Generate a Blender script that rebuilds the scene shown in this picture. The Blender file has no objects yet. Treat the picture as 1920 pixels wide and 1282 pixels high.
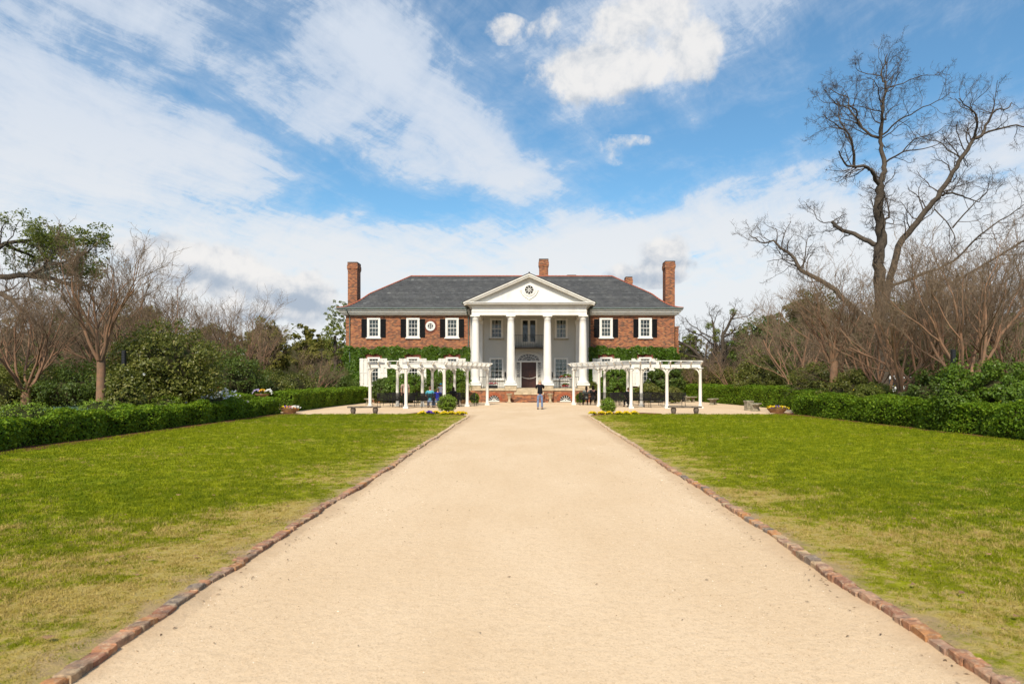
import bpy, math, random
import numpy as np
from mathutils import Vector, Matrix
R = math.radians
rnd = random.Random(7)
SC = bpy.context.scene
COL = SC.collection

# ------------------------------------------------------------------ camera
F = 1280.0; VX = 993.0; VY = 712.0; CH = 1.75
cam_d = bpy.data.cameras.new('camera'); cam = bpy.data.objects.new('camera', cam_d); COL.objects.link(cam)
cam.location = (0, 0, CH); cam.rotation_euler = (R(90), 0, 0)
cam_d.lens = 24; cam_d.sensor_width = 36
cam_d.shift_x = -(VX-960)/1920; cam_d.shift_y = (VY-641)/1920
cam_d.clip_end = 3000; cam_d.clip_start = .1
cam_d.dof.use_dof = True; cam_d.dof.focus_distance = 40; cam_d.dof.aperture_fstop = 3.2
SC.camera = cam
SC.view_settings.view_transform = 'Standard'; SC.view_settings.look = 'None'
SC.view_settings.gamma = 1; SC.view_settings.exposure = 0.48
try: SC.view_settings.use_curve_mapping = False
except Exception: pass
SC.render.engine = 'CYCLES'
SC.cycles.max_bounces = 6; SC.cycles.diffuse_bounces = 3; SC.cycles.glossy_bounces = 3
SC.cycles.transparent_max_bounces = 8; SC.cycles.transmission_bounces = 3

def wx(x, D): return (x-VX)*D/F
def wz(y, D): return CH-(y-VY)*D/F

# ------------------------------------------------------------------ node helper
class NT:
    def __init__(s, nt): s.nt = nt; s.n = nt.nodes; s.l = nt.links
    def new(s, t, **k):
        n = s.n.new(t)
        for a, b in k.items(): setattr(n, a, b)
        return n
    def put(s, sock, v):
        if v is None: return
        if hasattr(v, 'links') or isinstance(v, bpy.types.NodeSocket): s.l.new(v, sock)
        else:
            if isinstance(v, (tuple, list)) and len(v) == 3 and sock.type == 'RGBA': v = (*v, 1)
            sock.default_value = v
    def m(s, op, a, b=None, c=None, clamp=False):
        n = s.new('ShaderNodeMath', operation=op); n.use_clamp = clamp
        s.put(n.inputs[0], a); s.put(n.inputs[1], b)
        if c is not None: s.put(n.inputs[2], c)
        return n.outputs[0]
    def mix(s, f, a, b, mode='MIX'):
        n = s.new('ShaderNodeMix', data_type='RGBA', blend_type=mode); n.clamp_factor = True
        s.put(n.inputs[0], f); s.put(n.inputs[6], a); s.put(n.inputs[7], b)
        return n.outputs[2]
    def ramp(s, f, stops, interp='LINEAR'):
        n = s.new('ShaderNodeValToRGB'); cr = n.color_ramp; cr.interpolation = interp
        while len(cr.elements) < len(stops): cr.elements.new(.5)
        for e, (p, c) in zip(cr.elements, stops):
            e.position = p
            e.color = (c, c, c, 1) if isinstance(c, (int, float)) else (*c, 1)
        s.put(n.inputs[0], f); return n.outputs[0]
    def sstep(s, v, lo, hi):
        n = s.new('ShaderNodeMapRange', interpolation_type='SMOOTHSTEP')
        s.put(n.inputs[0], v); s.put(n.inputs[1], lo); s.put(n.inputs[2], hi)
        return n.outputs[0]
    def noise(s, vec, scale, detail=3, rough=.55, dist=0, col=False):
        n = s.new('ShaderNodeTexNoise'); s.put(n.inputs['Vector'], vec)
        n.inputs['Scale'].default_value = scale; n.inputs['Detail'].default_value = detail
        n.inputs['Roughness'].default_value = rough; n.inputs['Distortion'].default_value = dist
        return n.outputs['Color' if col else 'Fac']
    def xyz(s, a, b, c):
        n = s.new('ShaderNodeCombineXYZ'); s.put(n.inputs[0], a); s.put(n.inputs[1], b); s.put(n.inputs[2], c)
        return n.outputs[0]
    def sep(s, v):
        n = s.new('ShaderNodeSeparateXYZ'); s.put(n.inputs[0], v); return n.outputs
    def scl(s, v, k):
        n = s.new('ShaderNodeVectorMath', operation='MULTIPLY'); s.put(n.inputs[0], v); n.inputs[1].default_value = k
        return n.outputs[0]
    def pos(s): return s.new('ShaderNodeNewGeometry').outputs['Position']
    def nrm(s): return s.new('ShaderNodeNewGeometry').outputs['Normal']
    def obj(s): return s.new('ShaderNodeTexCoord').outputs['Object']
    def attr(s, name): return s.new('ShaderNodeAttribute', attribute_name=name).outputs['Fac']
    def bump(s, h, strength=.5, dist=.01):
        n = s.new('ShaderNodeBump'); s.put(n.inputs['Height'], h)
        n.inputs['Strength'].default_value = strength; n.inputs['Distance'].default_value = dist
        return n.outputs[0]

# ------------------------------------------------------------------ sky
world = bpy.data.worlds.new('World'); SC.world = world; world.use_nodes = True
w = NT(world.node_tree); w.n.clear()
out = w.new('ShaderNodeOutputWorld'); bg = w.new('ShaderNodeBackground')
w.l.new(bg.outputs[0], out.inputs[0])
SKY_STR = 0.10
bg.inputs[1].default_value = SKY_STR
sky = w.new('ShaderNodeTexSky', sky_type='NISHITA')
sky.sun_disc = False; sky.sun_elevation = R(44); sky.sun_rotation = R(191)
sky.air_density = 1.0; sky.dust_density = .6; sky.ozone_density = 2.5; sky.altitude = 10
d = w.new('ShaderNodeTexCoord').outputs['Generated']
nv = w.new('ShaderNodeVectorMath', operation='NORMALIZE'); w.l.new(d, nv.inputs[0]); d = nv.outputs[0]
dx, dy, dz = w.sep(d)
az = w.m('ARCTAN2', dx, dy); el = w.m('ARCSINE', dz)

def gauss_group():
    g = bpy.data.node_groups.new('blob', 'ShaderNodeTree')
    for nm in ('az', 'el', 'az0', 'el0', 'isa', 'ise', 'c', 's', 'w'):
        g.interface.new_socket(nm, in_out='INPUT', socket_type='NodeSocketFloat')
    g.interface.new_socket('v', in_out='OUTPUT', socket_type='NodeSocketFloat')
    k = NT(g); gi = k.new('NodeGroupInput').outputs; go = k.new('NodeGroupOutput')
    a = k.m('SUBTRACT', gi[0], gi[2]); e = k.m('SUBTRACT', gi[1], gi[3])
    u = k.m('ADD', k.m('MULTIPLY', a, gi[6]), k.m('MULTIPLY', e, gi[7]))
    v = k.m('SUBTRACT', k.m('MULTIPLY', e, gi[6]), k.m('MULTIPLY', a, gi[7]))
    u = k.m('MULTIPLY', u, gi[4]); v = k.m('MULTIPLY', v, gi[5])
    q = k.m('ADD', k.m('MULTIPLY', u, u), k.m('MULTIPLY', v, v))
    r = k.m('MULTIPLY', k.m('EXPONENT', k.m('MULTIPLY', q, -1)), gi[8])
    k.l.new(r, go.inputs[0]); return g
GG = gauss_group()
def blobs(lst):
    """gaussian patches of cloud: (x, y, half width, half height, tilt, weight) given in degrees-like picture units of the open sky"""
    tot = None
    for (x, y, sx, sy, rot, wt) in lst:
        a0 = math.atan((x-VX)/F); e0 = math.atan((VY-y)/math.hypot(F, x-VX))
        n = w.new('ShaderNodeGroup'); n.node_tree = GG
        w.l.new(az, n.inputs[0]); w.l.new(el, n.inputs[1])
        vals = (a0, e0, F/sx, F/sy, math.cos(R(rot)), math.sin(R(rot)), wt)
        for i, vv in enumerate(vals): n.inputs[2+i].default_value = vv
        tot = n.outputs[0] if tot is None else w.m('ADD', tot, n.outputs[0])
    return tot
# high cirrus, laid on a flat layer so its streaks converge towards the horizon
zz = w.m('ADD', w.m('MAXIMUM', dz, 0.0), .16)
pu = w.m('DIVIDE', dx, zz); pv = w.m('DIVIDE', dy, zz)
def layer(a, su, sv, wamt, wsc, sc, det, rgh, off, dist=.2):
    """fibrous noise on the cloud plane: turned by a degrees, stretched along v, bent by a slow warp"""
    ca, sa = math.cos(R(a)), math.sin(R(a))
    u = w.m('ADD', w.m('MULTIPLY', pu, ca), w.m('MULTIPLY', pv, sa)); v = w.m('SUBTRACT', w.m('MULTIPLY', pv, ca), w.m('MULTIPLY', pu, sa))
    wv = w.noise(w.xyz(w.m('MULTIPLY', u, wsc), w.m('MULTIPLY', v, wsc), off), 1.0, 3, .5, 0, True)
    n = w.new('ShaderNodeVectorMath', operation='MULTIPLY_ADD'); w.l.new(wv, n.inputs[0]); n.inputs[1].default_value = (wamt, wamt, 0)
    w.l.new(w.xyz(w.m('MULTIPLY', u, su), w.m('MULTIPLY', v, sv), off+1), n.inputs[2])
    return w.noise(n.outputs[0], sc, det, rgh, dist)
ci = layer(38, 2.0, .62, 1.1, .8, 1.3, 9, .62, 2.3)
ci2 = layer(-32, 3.4, .9, 1.0, 1.2, 1.7, 10, .68, 7.7)
ci3 = layer(10, 5.5, 3.2, 1.2, 2.0, 2.2, 8, .7, 5.1, .6)
lay = blobs([
 (170, 285, 300, 85, -8, .85), (60, 90, 380, 110, -14, .46), (340, 60, 260, 60, -25, .30), (720, 100, 170, 150, -42, .44),
 (860, 245, 260, 52, -34, .70), (975, 345, 100, 44, -25, .36), (560, 20, 200, 60, -30, .16),
 (420, 205, 190, 40, -22, -.36), (620, 305, 230, 34, -26, -.40), (230, 160, 120, 26, -20, -.12), (130, 400, 160, 20, 0, -.24),
 (940, 195, 110, 60, -25, -.40), (1080, 380, 300, 36, 3, -.34), (1730, 70, 330, 130, 12, -.60), (700, 380, 330, 22, -4, -.30), (400, 385, 160, 18, 4, -.22),
 (1450, 225, 230, 55, 12, -.26), (1330, 15, 160, 44, 25, .26), (1480, 395, 330, 52, 8, .60), (1250, 330, 150, 26, 10, -.22),
 (1840, 380, 200, 80, 0, .50), (1690, 190, 260, 24, -16, .18), (1260, 238, 380, 14, 14, .20), (1130, 285, 60, 36, 0, .28), (1000, 450, 600, 36, 0, .10)])
base = w.sstep(el, R(14.5), R(8.0))
cov = w.m('ADD', w.m('MULTIPLY', base, .85), w.m('ADD', lay, w.m('MULTIPLY', w.m('SUBTRACT', ci, .5), 2.6)))
cov = w.m('ADD', cov, w.m('MULTIPLY', w.m('SUBTRACT', ci2, .5), 2.0))
cov = w.m('ADD', cov, w.m('MULTIPLY', w.sstep(el, R(8), R(2)), .8))
cov = w.m('ADD', cov, w.m('MULTIPLY', w.m('SUBTRACT', ci3, .5), .9))
cov = w.m('ADD', cov, .16)
cirr = w.ramp(w.sstep(cov, -.35, 1.25), [(0, 0.0), (.35, .26), (.62, .74), (1, 1.0)])
blue = w.new('ShaderNodeHueSaturation'); blue.inputs['Saturation'].default_value = 1.15; blue.inputs['Hue'].default_value = .492
blue.inputs['Value'].default_value = .98
w.l.new(sky.outputs[0], blue.inputs['Color'])
bl = w.mix(1.0, blue.outputs[0], (.80, 1.06, 1.12), 'MULTIPLY')
lav = w.mix(w.sstep(el, R(8), R(22)), (6.0, 6.15, 6.3), (4.9, 5.4, 6.15))
skyc = w.mix(w.m('ADD', w.m('MULTIPLY', cirr, .90), .07), bl, lav)
# low cumulus: ragged, bright where thick, grey on the side away from the sun
wp3 = w.noise(d, 13.0, 12, .62, .05)
wp5 = w.noise(d, 5.0, 4, .5, .1)
rag = w.m('ADD', w.m('MULTIPLY', w.m('SUBTRACT', wp3, .5), 3.6), w.m('MULTIPLY', w.m('SUBTRACT', wp5, .5), 1.2))
big = blobs([
 (1105, 132, 85, 42, -3, 1.5), (1060, 160, 70, 34, 0, .55), (1290, 112, 52, 46, -20, 1.35), (1205, 118, 55, 34, 0, .6), (1235, 182, 24, 12, 0, -.4), (1190, 150, 80, 24, 0, .55), (1330, 95, 36, 30, 0, .6),
 (1200, 24, 85, 34, 12, 1.4), (1258, 5, 40, 36, 0, .5), (1040, 42, 30, 28, 0, .55), (940, 55, 48, 22, 0, .9),
 (1190, 268, 50, 14, 0, .62), (1120, 262, 40, 12, 0, .5), (1140, 300, 60, 22, 0, .5), (985, 345, 36, 24, 0, .5),
 (1245, 470, 50, 24, -6, 1.5), (1210, 515, 66, 22, 0, 1.2), (1280, 495, 50, 12, 0, .45),
 (300, 475, 100, 34, -8, 1.3), (400, 500, 100, 38, -14, 1.5), (560, 548, 80, 34, 0, 1.6), (480, 590, 170, 24, 0, .7), (712, 474, 34, 16, 15, .42), (350, 540, 90, 30, 0, .6)])
cum = w.m('ADD', big, rag)
cumf = w.m('MULTIPLY', w.sstep(w.m('SUBTRACT', cum, w.m('MULTIPLY', w.sstep(big, .30, .0), 2.0)), .42, 1.15), .95)
low = blobs([(420, 526, 85, 16, -14, .8), (560, 568, 80, 13, -6, 1.0), (480, 600, 140, 10, 0, .7), (600, 545, 40, 12, 0, .5), (712, 474, 34, 14, 15, 1.1),
 (1215, 522, 90, 14, -4, .8), (1290, 492, 60, 9, 0, .5), (1120, 186, 120, 18, 4, .45), (1290, 165, 60, 16, 0, .35), (1010, 195, 60, 20, 0, .2), (300, 520, 80, 16, 0, .45), (1350, 500, 40, 12, 0, .4), (1190, 280, 60, 8, 0, .3)])
shade = w.m('ADD', low, w.m('MULTIPLY', w.m('SUBTRACT', w.noise(d, 22.0, 9, .62, .2), .5), 3.4))
shade = w.m('SUBTRACT', shade, w.m('MULTIPLY', w.m('SUBTRACT', cum, .9), .16))
cumc = w.mix(w.sstep(shade, -.35, 1.1), (6.4, 6.3, 6.2), (3.0, 3.55, 4.3))
skyc = w.mix(cumf, skyc, cumc)
w.l.new(skyc, bg.inputs[0])

sun_d = bpy.data.lights.new('sun', 'SUN'); sun = bpy.data.objects.new('sun', sun_d); COL.objects.link(sun)
sun_d.energy = 4.3; sun_d.angle = R(9); sun_d.color = (1, .92, .78)
sun.location = (-20, -30, 60)
sd = Vector((-.20*math.cos(R(44)), -.98*math.cos(R(44)), math.sin(R(44))))
sun.rotation_euler = sd.to_track_quat('Z', 'Y').to_euler()

# ------------------------------------------------------------------ mesh helpers
def tag(o, label=None, cat=None, group=None, kind=None):
    if label: o['label'] = label
    if cat: o['category'] = cat
    if group: o['group'] = group
    if kind: o['kind'] = kind
    return o
def link(name, me, parent=None, loc=None, rz=0):
    o = bpy.data.objects.new(name, me); COL.objects.link(o)
    if parent is not None: o.parent = parent
    if loc is not None: o.location = loc
    if rz: o.rotation_euler = (0, 0, rz)
    return o
def empty(name, loc, rz=0, label=None, cat=None, group=None):
    o = link(name, None, None, loc, rz); o.empty_display_size = .2
    return tag(o, label, cat, group)
def copy_tree(o, parent=None):
    c = o.copy(); COL.objects.link(c); c.parent = parent
    for ch in [x for x in bpy.data.objects if x.parent == o]: copy_tree(ch, c)
    return c

def mesh_np(name, V, Fq, mats, rn=None, mi=None, smooth=False):
    """V (n,3); Fq (m,k) same-size faces, or a list of such arrays"""
    if not isinstance(Fq, list): Fq = [Fq]
    Fq = [f for f in Fq if len(f)]
    me = bpy.data.meshes.new(name)
    V = np.asarray(V, dtype=np.float32)
    me.vertices.add(len(V)); me.vertices.foreach_set('co', V.ravel())
    tot = sum(f.size for f in Fq); nf = sum(len(f) for f in Fq)
    me.loops.add(tot); me.loops.foreach_set('vertex_index', np.concatenate([f.ravel() for f in Fq]).astype(np.int32))
    cnt = np.concatenate([np.full(len(f), f.shape[1]) for f in Fq])
    me.polygons.add(nf); me.polygons.foreach_set('loop_start', np.concatenate([[0], np.cumsum(cnt)[:-1]]).astype(np.int32))
    try: me.polygons.foreach_set('loop_total', cnt.astype(np.int32))
    except Exception: pass
    for m_ in (mats if isinstance(mats, (list, tuple)) else [mats]): me.materials.append(m_)
    if mi is not None: me.polygons.foreach_set('material_index', np.asarray(mi, dtype=np.int32))
    if smooth: me.polygons.foreach_set('use_smooth', np.ones(nf, dtype=bool))
    if rn is not None:
        a = me.attributes.new('rnd', 'FLOAT', 'FACE'); a.data.foreach_set('value', np.asarray(rn, dtype=np.float32))
    me.update(calc_edges=True)
    return me

class MB:
    def __init__(s): s.v = []; s.f = []; s.mi = []; s.m = 0
    def add(s, vs, fs):
        b = len(s.v); s.v.extend([tuple(v) for v in vs])
        for f in fs: s.f.append([b+i for i in f]); s.mi.append(s.m)
        return s
    def box(s, x0, x1, y0, y1, z0, z1, M=None, bev=0):
        vs = [(x, y, z) for z in (z0, z1) for y in (y0, y1) for x in (x0, x1)]
        if M is not None: vs = [tuple(M @ Vector(v)) for v in vs]
        return s.add(vs, [(0, 2, 3, 1), (4, 5, 7, 6), (0, 1, 5, 4), (2, 6, 7, 3), (0, 4, 6, 2), (1, 3, 7, 5)])
    def cbox(s, c, sz, M=None):
        return s.box(c[0]-sz[0]/2, c[0]+sz[0]/2, c[1]-sz[1]/2, c[1]+sz[1]/2, c[2]-sz[2]/2, c[2]+sz[2]/2, M)
    def lathe(s, prof, c=(0, 0, 0), k=20, cap=True, sx=1, sy=1):
        n = len(prof); vs = []
        for r, z in prof:
            for i in range(k):
                a = 2*math.pi*i/k; vs.append((c[0]+r*sx*math.cos(a), c[1]+r*sy*math.sin(a), c[2]+z))
        fs = [(j*k+i, j*k+(i+1) % k, (j+1)*k+(i+1) % k, (j+1)*k+i) for j in range(n-1) for i in range(k)]
        if cap: fs += [tuple(range(k))[::-1], tuple((n-1)*k+i for i in range(k))]
        return s.add(vs, fs)
    def tube(s, pts, r, k=8, cap=True):
        pts = [Vector(p) for p in pts]; n = len(pts)
        rs = r if isinstance(r, (list, tuple)) else [r]*n
        vs = []; prev = None
        for i, p in enumerate(pts):
            t = (pts[min(i+1, n-1)]-pts[max(i-1, 0)])
            t = t.normalized() if t.length > 1e-9 else Vector((0, 0, 1))
            if prev is None: a = t.orthogonal().normalized()
            else:
                a = prev-t*prev.dot(t); a = a.normalized() if a.length > 1e-6 else t.orthogonal().normalized()
            prev = a; b = t.cross(a)
            for j in range(k):
                q = 2*math.pi*j/k; vs.append(p+(a*math.cos(q)+b*math.sin(q))*rs[i])
        fs = [(i*k+j, i*k+(j+1) % k, (i+1)*k+(j+1) % k, (i+1)*k+j) for i in range(n-1) for j in range(k)]
        if cap: fs += [tuple(range(k))[::-1], tuple((n-1)*k+i for i in range(k))]
        return s.add(vs, fs)
    def prism(s, poly, M, t):
        """poly 2D (a,b) -> local (a,0..t,b), transformed by M"""
        n = len(poly)
        vs = [M @ Vector((a, -t/2, b)) for a, b in poly]+[M @ Vector((a, t/2, b)) for a, b in poly]
        fs = [tuple(range(n)), tuple(range(n, 2*n))[::-1]]+[(i, n+i, n+(i+1) % n, (i+1) % n) for i in range(n)]
        return s.add(vs, fs)
    def quad(s, a, b, c, d_): return s.add([a, b, c, d_], [(0, 1, 2, 3)])
    def build(s, name, mats, parent=None, loc=None, smooth=False, rz=0, bevel=0, auto=None):
        me = bpy.data.meshes.new(name); me.from_pydata(s.v, [], s.f)
        for m_ in (mats if isinstance(mats, (list, tuple)) else [mats]): me.materials.append(m_)
        me.polygons.foreach_set('material_index', s.mi)
        if smooth: me.polygons.foreach_set('use_smooth', [len(f) == 4 for f in s.f])
        me.update()
        o = link(name, me, parent, loc, rz)
        if bevel:
            b = o.modifiers.new('edge', 'BEVEL'); b.width = bevel; b.segments = 2; b.limit_method = 'ANGLE'
        return o

# ------------------------------------------------------------------ materials
def mat(name, col, rough=.6, spec=.4, fn=None, metal=0):
    m = bpy.data.materials.new(name); m.use_nodes = True
    k = NT(m.node_tree); p = k.n['Principled BSDF']
    p.inputs['Base Color'].default_value = (*col, 1); p.inputs['Roughness'].default_value = rough
    p.inputs['Specular IOR Level'].default_value = spec; p.inputs['Metallic'].default_value = metal
    if fn: fn(k, p)
    return m
def mnoise(name, c1, c2, scale=5, rough=.7, bump=0, bscale=40, spec=.3, bdist=.01, detail=5, space='obj', metal=0):
    def fn(k, p):
        v = k.obj() if space == 'obj' else k.pos()
        n = k.noise(v, scale, detail, .6)
        k.put(p.inputs['Base Color'], k.mix(k.sstep(n, .3, .7), c1, c2))
        if bump: k.put(p.inputs['Normal'], k.bump(k.noise(v, bscale, 4, .6), bump, bdist))
    return mat(name, c1, rough, spec, fn, metal)

def foliage(name, cols, trans=.35, rough=.5, spec=.3, patch=None):
    m = bpy.data.materials.new(name); m.use_nodes = True
    k = NT(m.node_tree); p = k.n['Principled BSDF']; o = k.n['Material Output']
    a = k.attr('rnd')
    n = len(cols); c = k.ramp(a, [(i/(n-1), cc) for i, cc in enumerate(cols)])
    if patch:
        c = k.mix(k.sstep(k.noise(k.pos(), patch[0], 3), .42, .66), c, k.mix(.7, c, patch[1]))
    k.put(p.inputs['Base Color'], c); p.inputs['Roughness'].default_value = rough; p.inputs['Specular IOR Level'].default_value = spec
    if trans:
        t = k.new('ShaderNodeBsdfTranslucent'); k.put(t.inputs['Color'], k.mix(.5, c, (.25, .3, .02), 'MIX'))
        x = k.new('ShaderNodeMixShader'); x.inputs[0].default_value = trans
        k.l.new(p.outputs[0], x.inputs[1]); k.l.new(t.outputs[0], x.inputs[2]); k.l.new(x.outputs[0], o.inputs[0])
    return m

def wall_uv(k, scale=1):
    """brick coordinates on any upright face"""
    P = k.sep(k.pos()); N = k.sep(k.nrm())
    side = k.m('GREATER_THAN', k.m('ABSOLUTE', N[0]), .6)
    u = k.m('ADD', k.m('MULTIPLY', P[0], k.m('SUBTRACT', 1, side)), k.m('MULTIPLY', P[1], side))
    return k.xyz(u, P[2], 0)
def brickfn(base_mul=1.0, bump=.6):
    def fn(k, p):
        uv = wall_uv(k)
        b = k.new('ShaderNodeTexBrick'); b.offset = .5
        k.put(b.inputs['Vector'], uv); b.inputs['Scale'].default_value = 1
        b.inputs['Brick Width'].default_value = .225; b.inputs['Row Height'].default_value = .082
        b.inputs['Mortar Size'].default_value = .009; b.inputs['Mortar Smooth'].default_value = .1; b.inputs['Bias'].default_value = 0
        c1, c2, c3 = (.25, .066, .024), (.06, .018, .012), (.40, .155, .055)
        b.inputs['Color1'].default_value = (0, 0, 0, 1); b.inputs['Color2'].default_value = (1, 1, 1, 1); b.inputs['Mortar'].default_value = (0, 0, 0, 1)
        q = k.m('ADD', b.outputs['Color'], k.m('MULTIPLY', k.m('SUBTRACT', k.noise(uv, 3.0, 6, .75), .5), 1.1))
        c = k.ramp(q, [(0, c2), (.28, (.15, .036, .016)), (.5, c1), (.75, (.32, .09, .028)), (1, c3)])
        c = k.mix(k.sstep(k.noise(uv, .35, 5, .7), .56, .80), c, (.34, .14, .06), 'MIX')
        c = k.mix(k.m('MULTIPLY', k.sstep(k.noise(uv, 1.7, 5, .7), .52, .72), .45), c, (.07, .025, .015))
        c = k.mix(k.m('MULTIPLY', b.outputs['Fac'], .8), c, (.38, .28, .19))
        k.put(p.inputs['Base Color'], c)
        h = k.m('ADD', k.m('MULTIPLY', b.outputs['Fac'], -1), k.m('MULTIPLY', k.noise(uv, 60, 3), .3))
        k.put(p.inputs['Normal'], k.bump(h, bump, .012))
    return fn
M = {}
M['brick'] = mat('red_brickwork', (.3, .07, .03), .85, .2, brickfn())
def white_fn(c, dirt, ds=1.5):
    def fn(k, p):
        v = k.pos()
        n = k.noise(k.scl(v, (1, 1, .35)), ds, 6, .65)
        k.put(p.inputs['Base Color'], k.mix(k.m('MULTIPLY', k.sstep(n, .42, .8), .5), c, dirt))
        k.put(p.inputs['Normal'], k.bump(k.noise(v, 25, 3), .12, .01))
    return fn
M['white'] = mat('white_paint', (.8, .78, .73), .5, .3, white_fn((.68, .655, .605), (.46, .42, .355)))
M['white2'] = mat('warm_white_timber_paint', (.8, .77, .7), .5, .4, white_fn((.70, .67, .605), (.42, .37, .29), 3.5))
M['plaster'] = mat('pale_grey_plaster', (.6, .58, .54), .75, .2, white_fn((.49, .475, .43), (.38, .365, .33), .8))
M['stone'] = mnoise('tan_limestone', (.50, .40, .27), (.33, .26, .17), 3, .85, .4, 30, .2, .01, 6, 'pos')
M['oldstone'] = mnoise('weathered_cast_stone', (.38, .33, .24), (.17, .15, .10), 6, .9, .6, 40, .2, .01, 6)
M['darkstone'] = mnoise('dark_mossy_stone', (.16, .13, .10), (.06, .05, .04), 5, .9, .5, 40, .2, .01, 6)
M['black'] = mnoise('black_metal_paint', (.007, .007, .008), (.012, .012, .013), 8, .5, .1, 60, .25)
M['shutter'] = mnoise('black_shutter_paint', (.004, .004, .0045), (.008, .008, .009), 6, .6, 0, 10, .12)
M['gutter'] = mnoise('weathered_copper_gutter', (.06, .085, .075), (.11, .14, .12), 4, .6, .1, 30)
M['curtain'] = mnoise('white_net_curtain', (.62, .60, .54), (.40, .385, .34), 9, .9, .4, 14, .1, .03)
M['room'] = mat('dark_room', (.02, .018, .016), .9, .1)
M['wood'] = mnoise('dark_mahogany_door', (.055, .014, .008), (.03, .008, .005), 6, .4, .1, 30, .5)
M['tile'] = mnoise('red_clay_ridge_tile', (.42, .13, .07), (.28, .08, .05), 8, .8, .2, 30)
M['mulch'] = mnoise('red_brown_pine_mulch', (.20, .085, .04), (.09, .035, .02), 14, .95, 1.0, 60, .1, .03, 8, 'pos')
M['terra'] = mnoise('ochre_glazed_bowl', (.25, .14, .06), (.13, .07, .03), 5, .7, .3, 30)
def glass_fn():
    m = bpy.data.materials.new('window_glass'); m.use_nodes = True
    k = NT(m.node_tree); k.n.clear(); o = k.new('ShaderNodeOutputMaterial')
    g = k.new('ShaderNodeBsdfGlossy'); g.inputs['Roughness'].default_value = .03; g.inputs['Color'].default_value = (.9, .95, 1, 1)
    t = k.new('ShaderNodeBsdfTransparent'); t.inputs['Color'].default_value = (.80, .84, .83, 1)
    x = k.new('ShaderNodeMixShader'); fr = k.new('ShaderNodeFresnel'); fr.inputs[0].default_value = 1.5
    k.put(fr.inputs['Normal'], k.bump(k.noise(k.pos(), 2.5, 2), .15, .02))
    k.l.new(k.m('MULTIPLY', fr.outputs[0], 1.0), x.inputs[0]); k.l.new(t.outputs[0], x.inputs[1]); k.l.new(g.outputs[0], x.inputs[2]); k.l.new(x.outputs[0], o.inputs[0])
    return m
M['glass'] = glass_fn()
def slate_fn(k, p):
    a = k.attr('rnd')
    c = k.ramp(a, [(0, (.026, .028, .03)), (.5, (.048, .049, .052)), (.88, (.08, .083, .085)), (1, (.15, .15, .145))])
    n = k.noise(k.pos(), .9, 6, .7)
    c = k.mix(k.m('MULTIPLY', k.sstep(n, .45, .7), .4), c, (.10, .10, .095))
    k.put(p.inputs['Base Color'], c); k.put(p.inputs['Normal'], k.bump(k.noise(k.pos(), 25, 4), .3, .01))
M['slate'] = mat('grey_roof_slate', (.05, .055, .06), .7, .3, slate_fn)
M['barkrust'] = mnoise('rusty_peeling_bark', (.27, .145, .085), (.18, .115, .072), 5, .85, .3, 30, .2, .01, 6, 'pos')
M['twigtan'] = mnoise('tan_bare_twigs', (.24, .17, .11), (.135, .092, .06), 1.4, .85, 0, 10, .2, .01, 4, 'pos')
M['barkgrey'] = mnoise('grey_brown_bark', (.10, .08, .06), (.055, .042, .032), 4, .9, .6, 14, .15, .03, 7, 'pos')
M['twiggrey'] = mnoise('dark_bare_twigs', (.09, .07, .055), (.06, .045, .035), 2, .9, 0, 10, .15, .01, 4, 'pos')
M['hedgeleaf'] = foliage('boxwood_leaf', [(.06, .115, .008), (.145, .25, .014), (.30, .38, .025)], .45, .55, .2)
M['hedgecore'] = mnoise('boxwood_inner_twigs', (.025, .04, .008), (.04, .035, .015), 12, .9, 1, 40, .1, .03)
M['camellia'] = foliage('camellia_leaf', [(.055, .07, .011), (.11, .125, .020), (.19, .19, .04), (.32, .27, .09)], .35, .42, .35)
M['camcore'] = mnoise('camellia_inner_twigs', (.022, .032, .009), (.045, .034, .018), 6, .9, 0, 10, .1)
M['darkleaf'] = foliage('dark_evergreen_leaf', [(.04, .07, .011), (.08, .12, .018), (.15, .19, .035)], .35, .5, .3)
M['oakleaf'] = foliage('live_oak_leaf', [(.06, .085, .014), (.125, .15, .027), (.22, .22, .05)], .35, .5, .3)
M['olive'] = foliage('olive_brown_leaf', [(.09, .09, .016), (.155, .14, .028), (.23, .19, .045)], .35, .65, .2)
M['lightleaf'] = foliage('fresh_light_leaf', [(.11, .14, .02), (.19, .22, .035), (.30, .30, .08)], .45, .5, .3)
M['moss'] = mnoise('grey_hanging_moss', (.20, .19, .14), (.12, .12, .085), 3, .95, 0, 10, .1)
M['ivyleaf'] = foliage('ivy_leaf', [(.035, .08, .006), (.085, .16, .011), (.17, .25, .025)], .3, .45, .3, (1.1, (.05, .10, .01)))
M['shrubleaf'] = foliage('glossy_shrub_leaf', [(.05, .095, .01), (.105, .18, .016), (.20, .28, .035)], .38, .45, .3)
M['balleaf'] = foliage('young_box_leaf', [(.09, .15, .012), (.18, .27, .02), (.34, .42, .045)], .35, .4, .35)
M['bluegreen'] = foliage('blue_green_blade', [(.08, .15, .10), (.13, .22, .15)], .3, .6, .3)
M['skin'] = mat('skin', (.55, .29, .2), .55, .35)
def petal(name, c): return mat(name, c, .7, .2, lambda k, p: k.put(p.inputs['Base Color'], k.mix(k.noise(k.pos(), 30, 2), c, tuple(x*.7 for x in c))))
M['yellow'] = petal('yellow_petal', (.70, .50, .01)); M['purple'] = petal('purple_petal', (.10, .03, .32)); M['whitepetal'] = petal('white_petal', (.8, .8, .75))
M['orange'] = petal('orange_petal', (.80, .25, .02)); M['red'] = petal('red_petal', (.5, .03, .03)); M['pink'] = petal('pink_petal', (.7, .2, .28))
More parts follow.
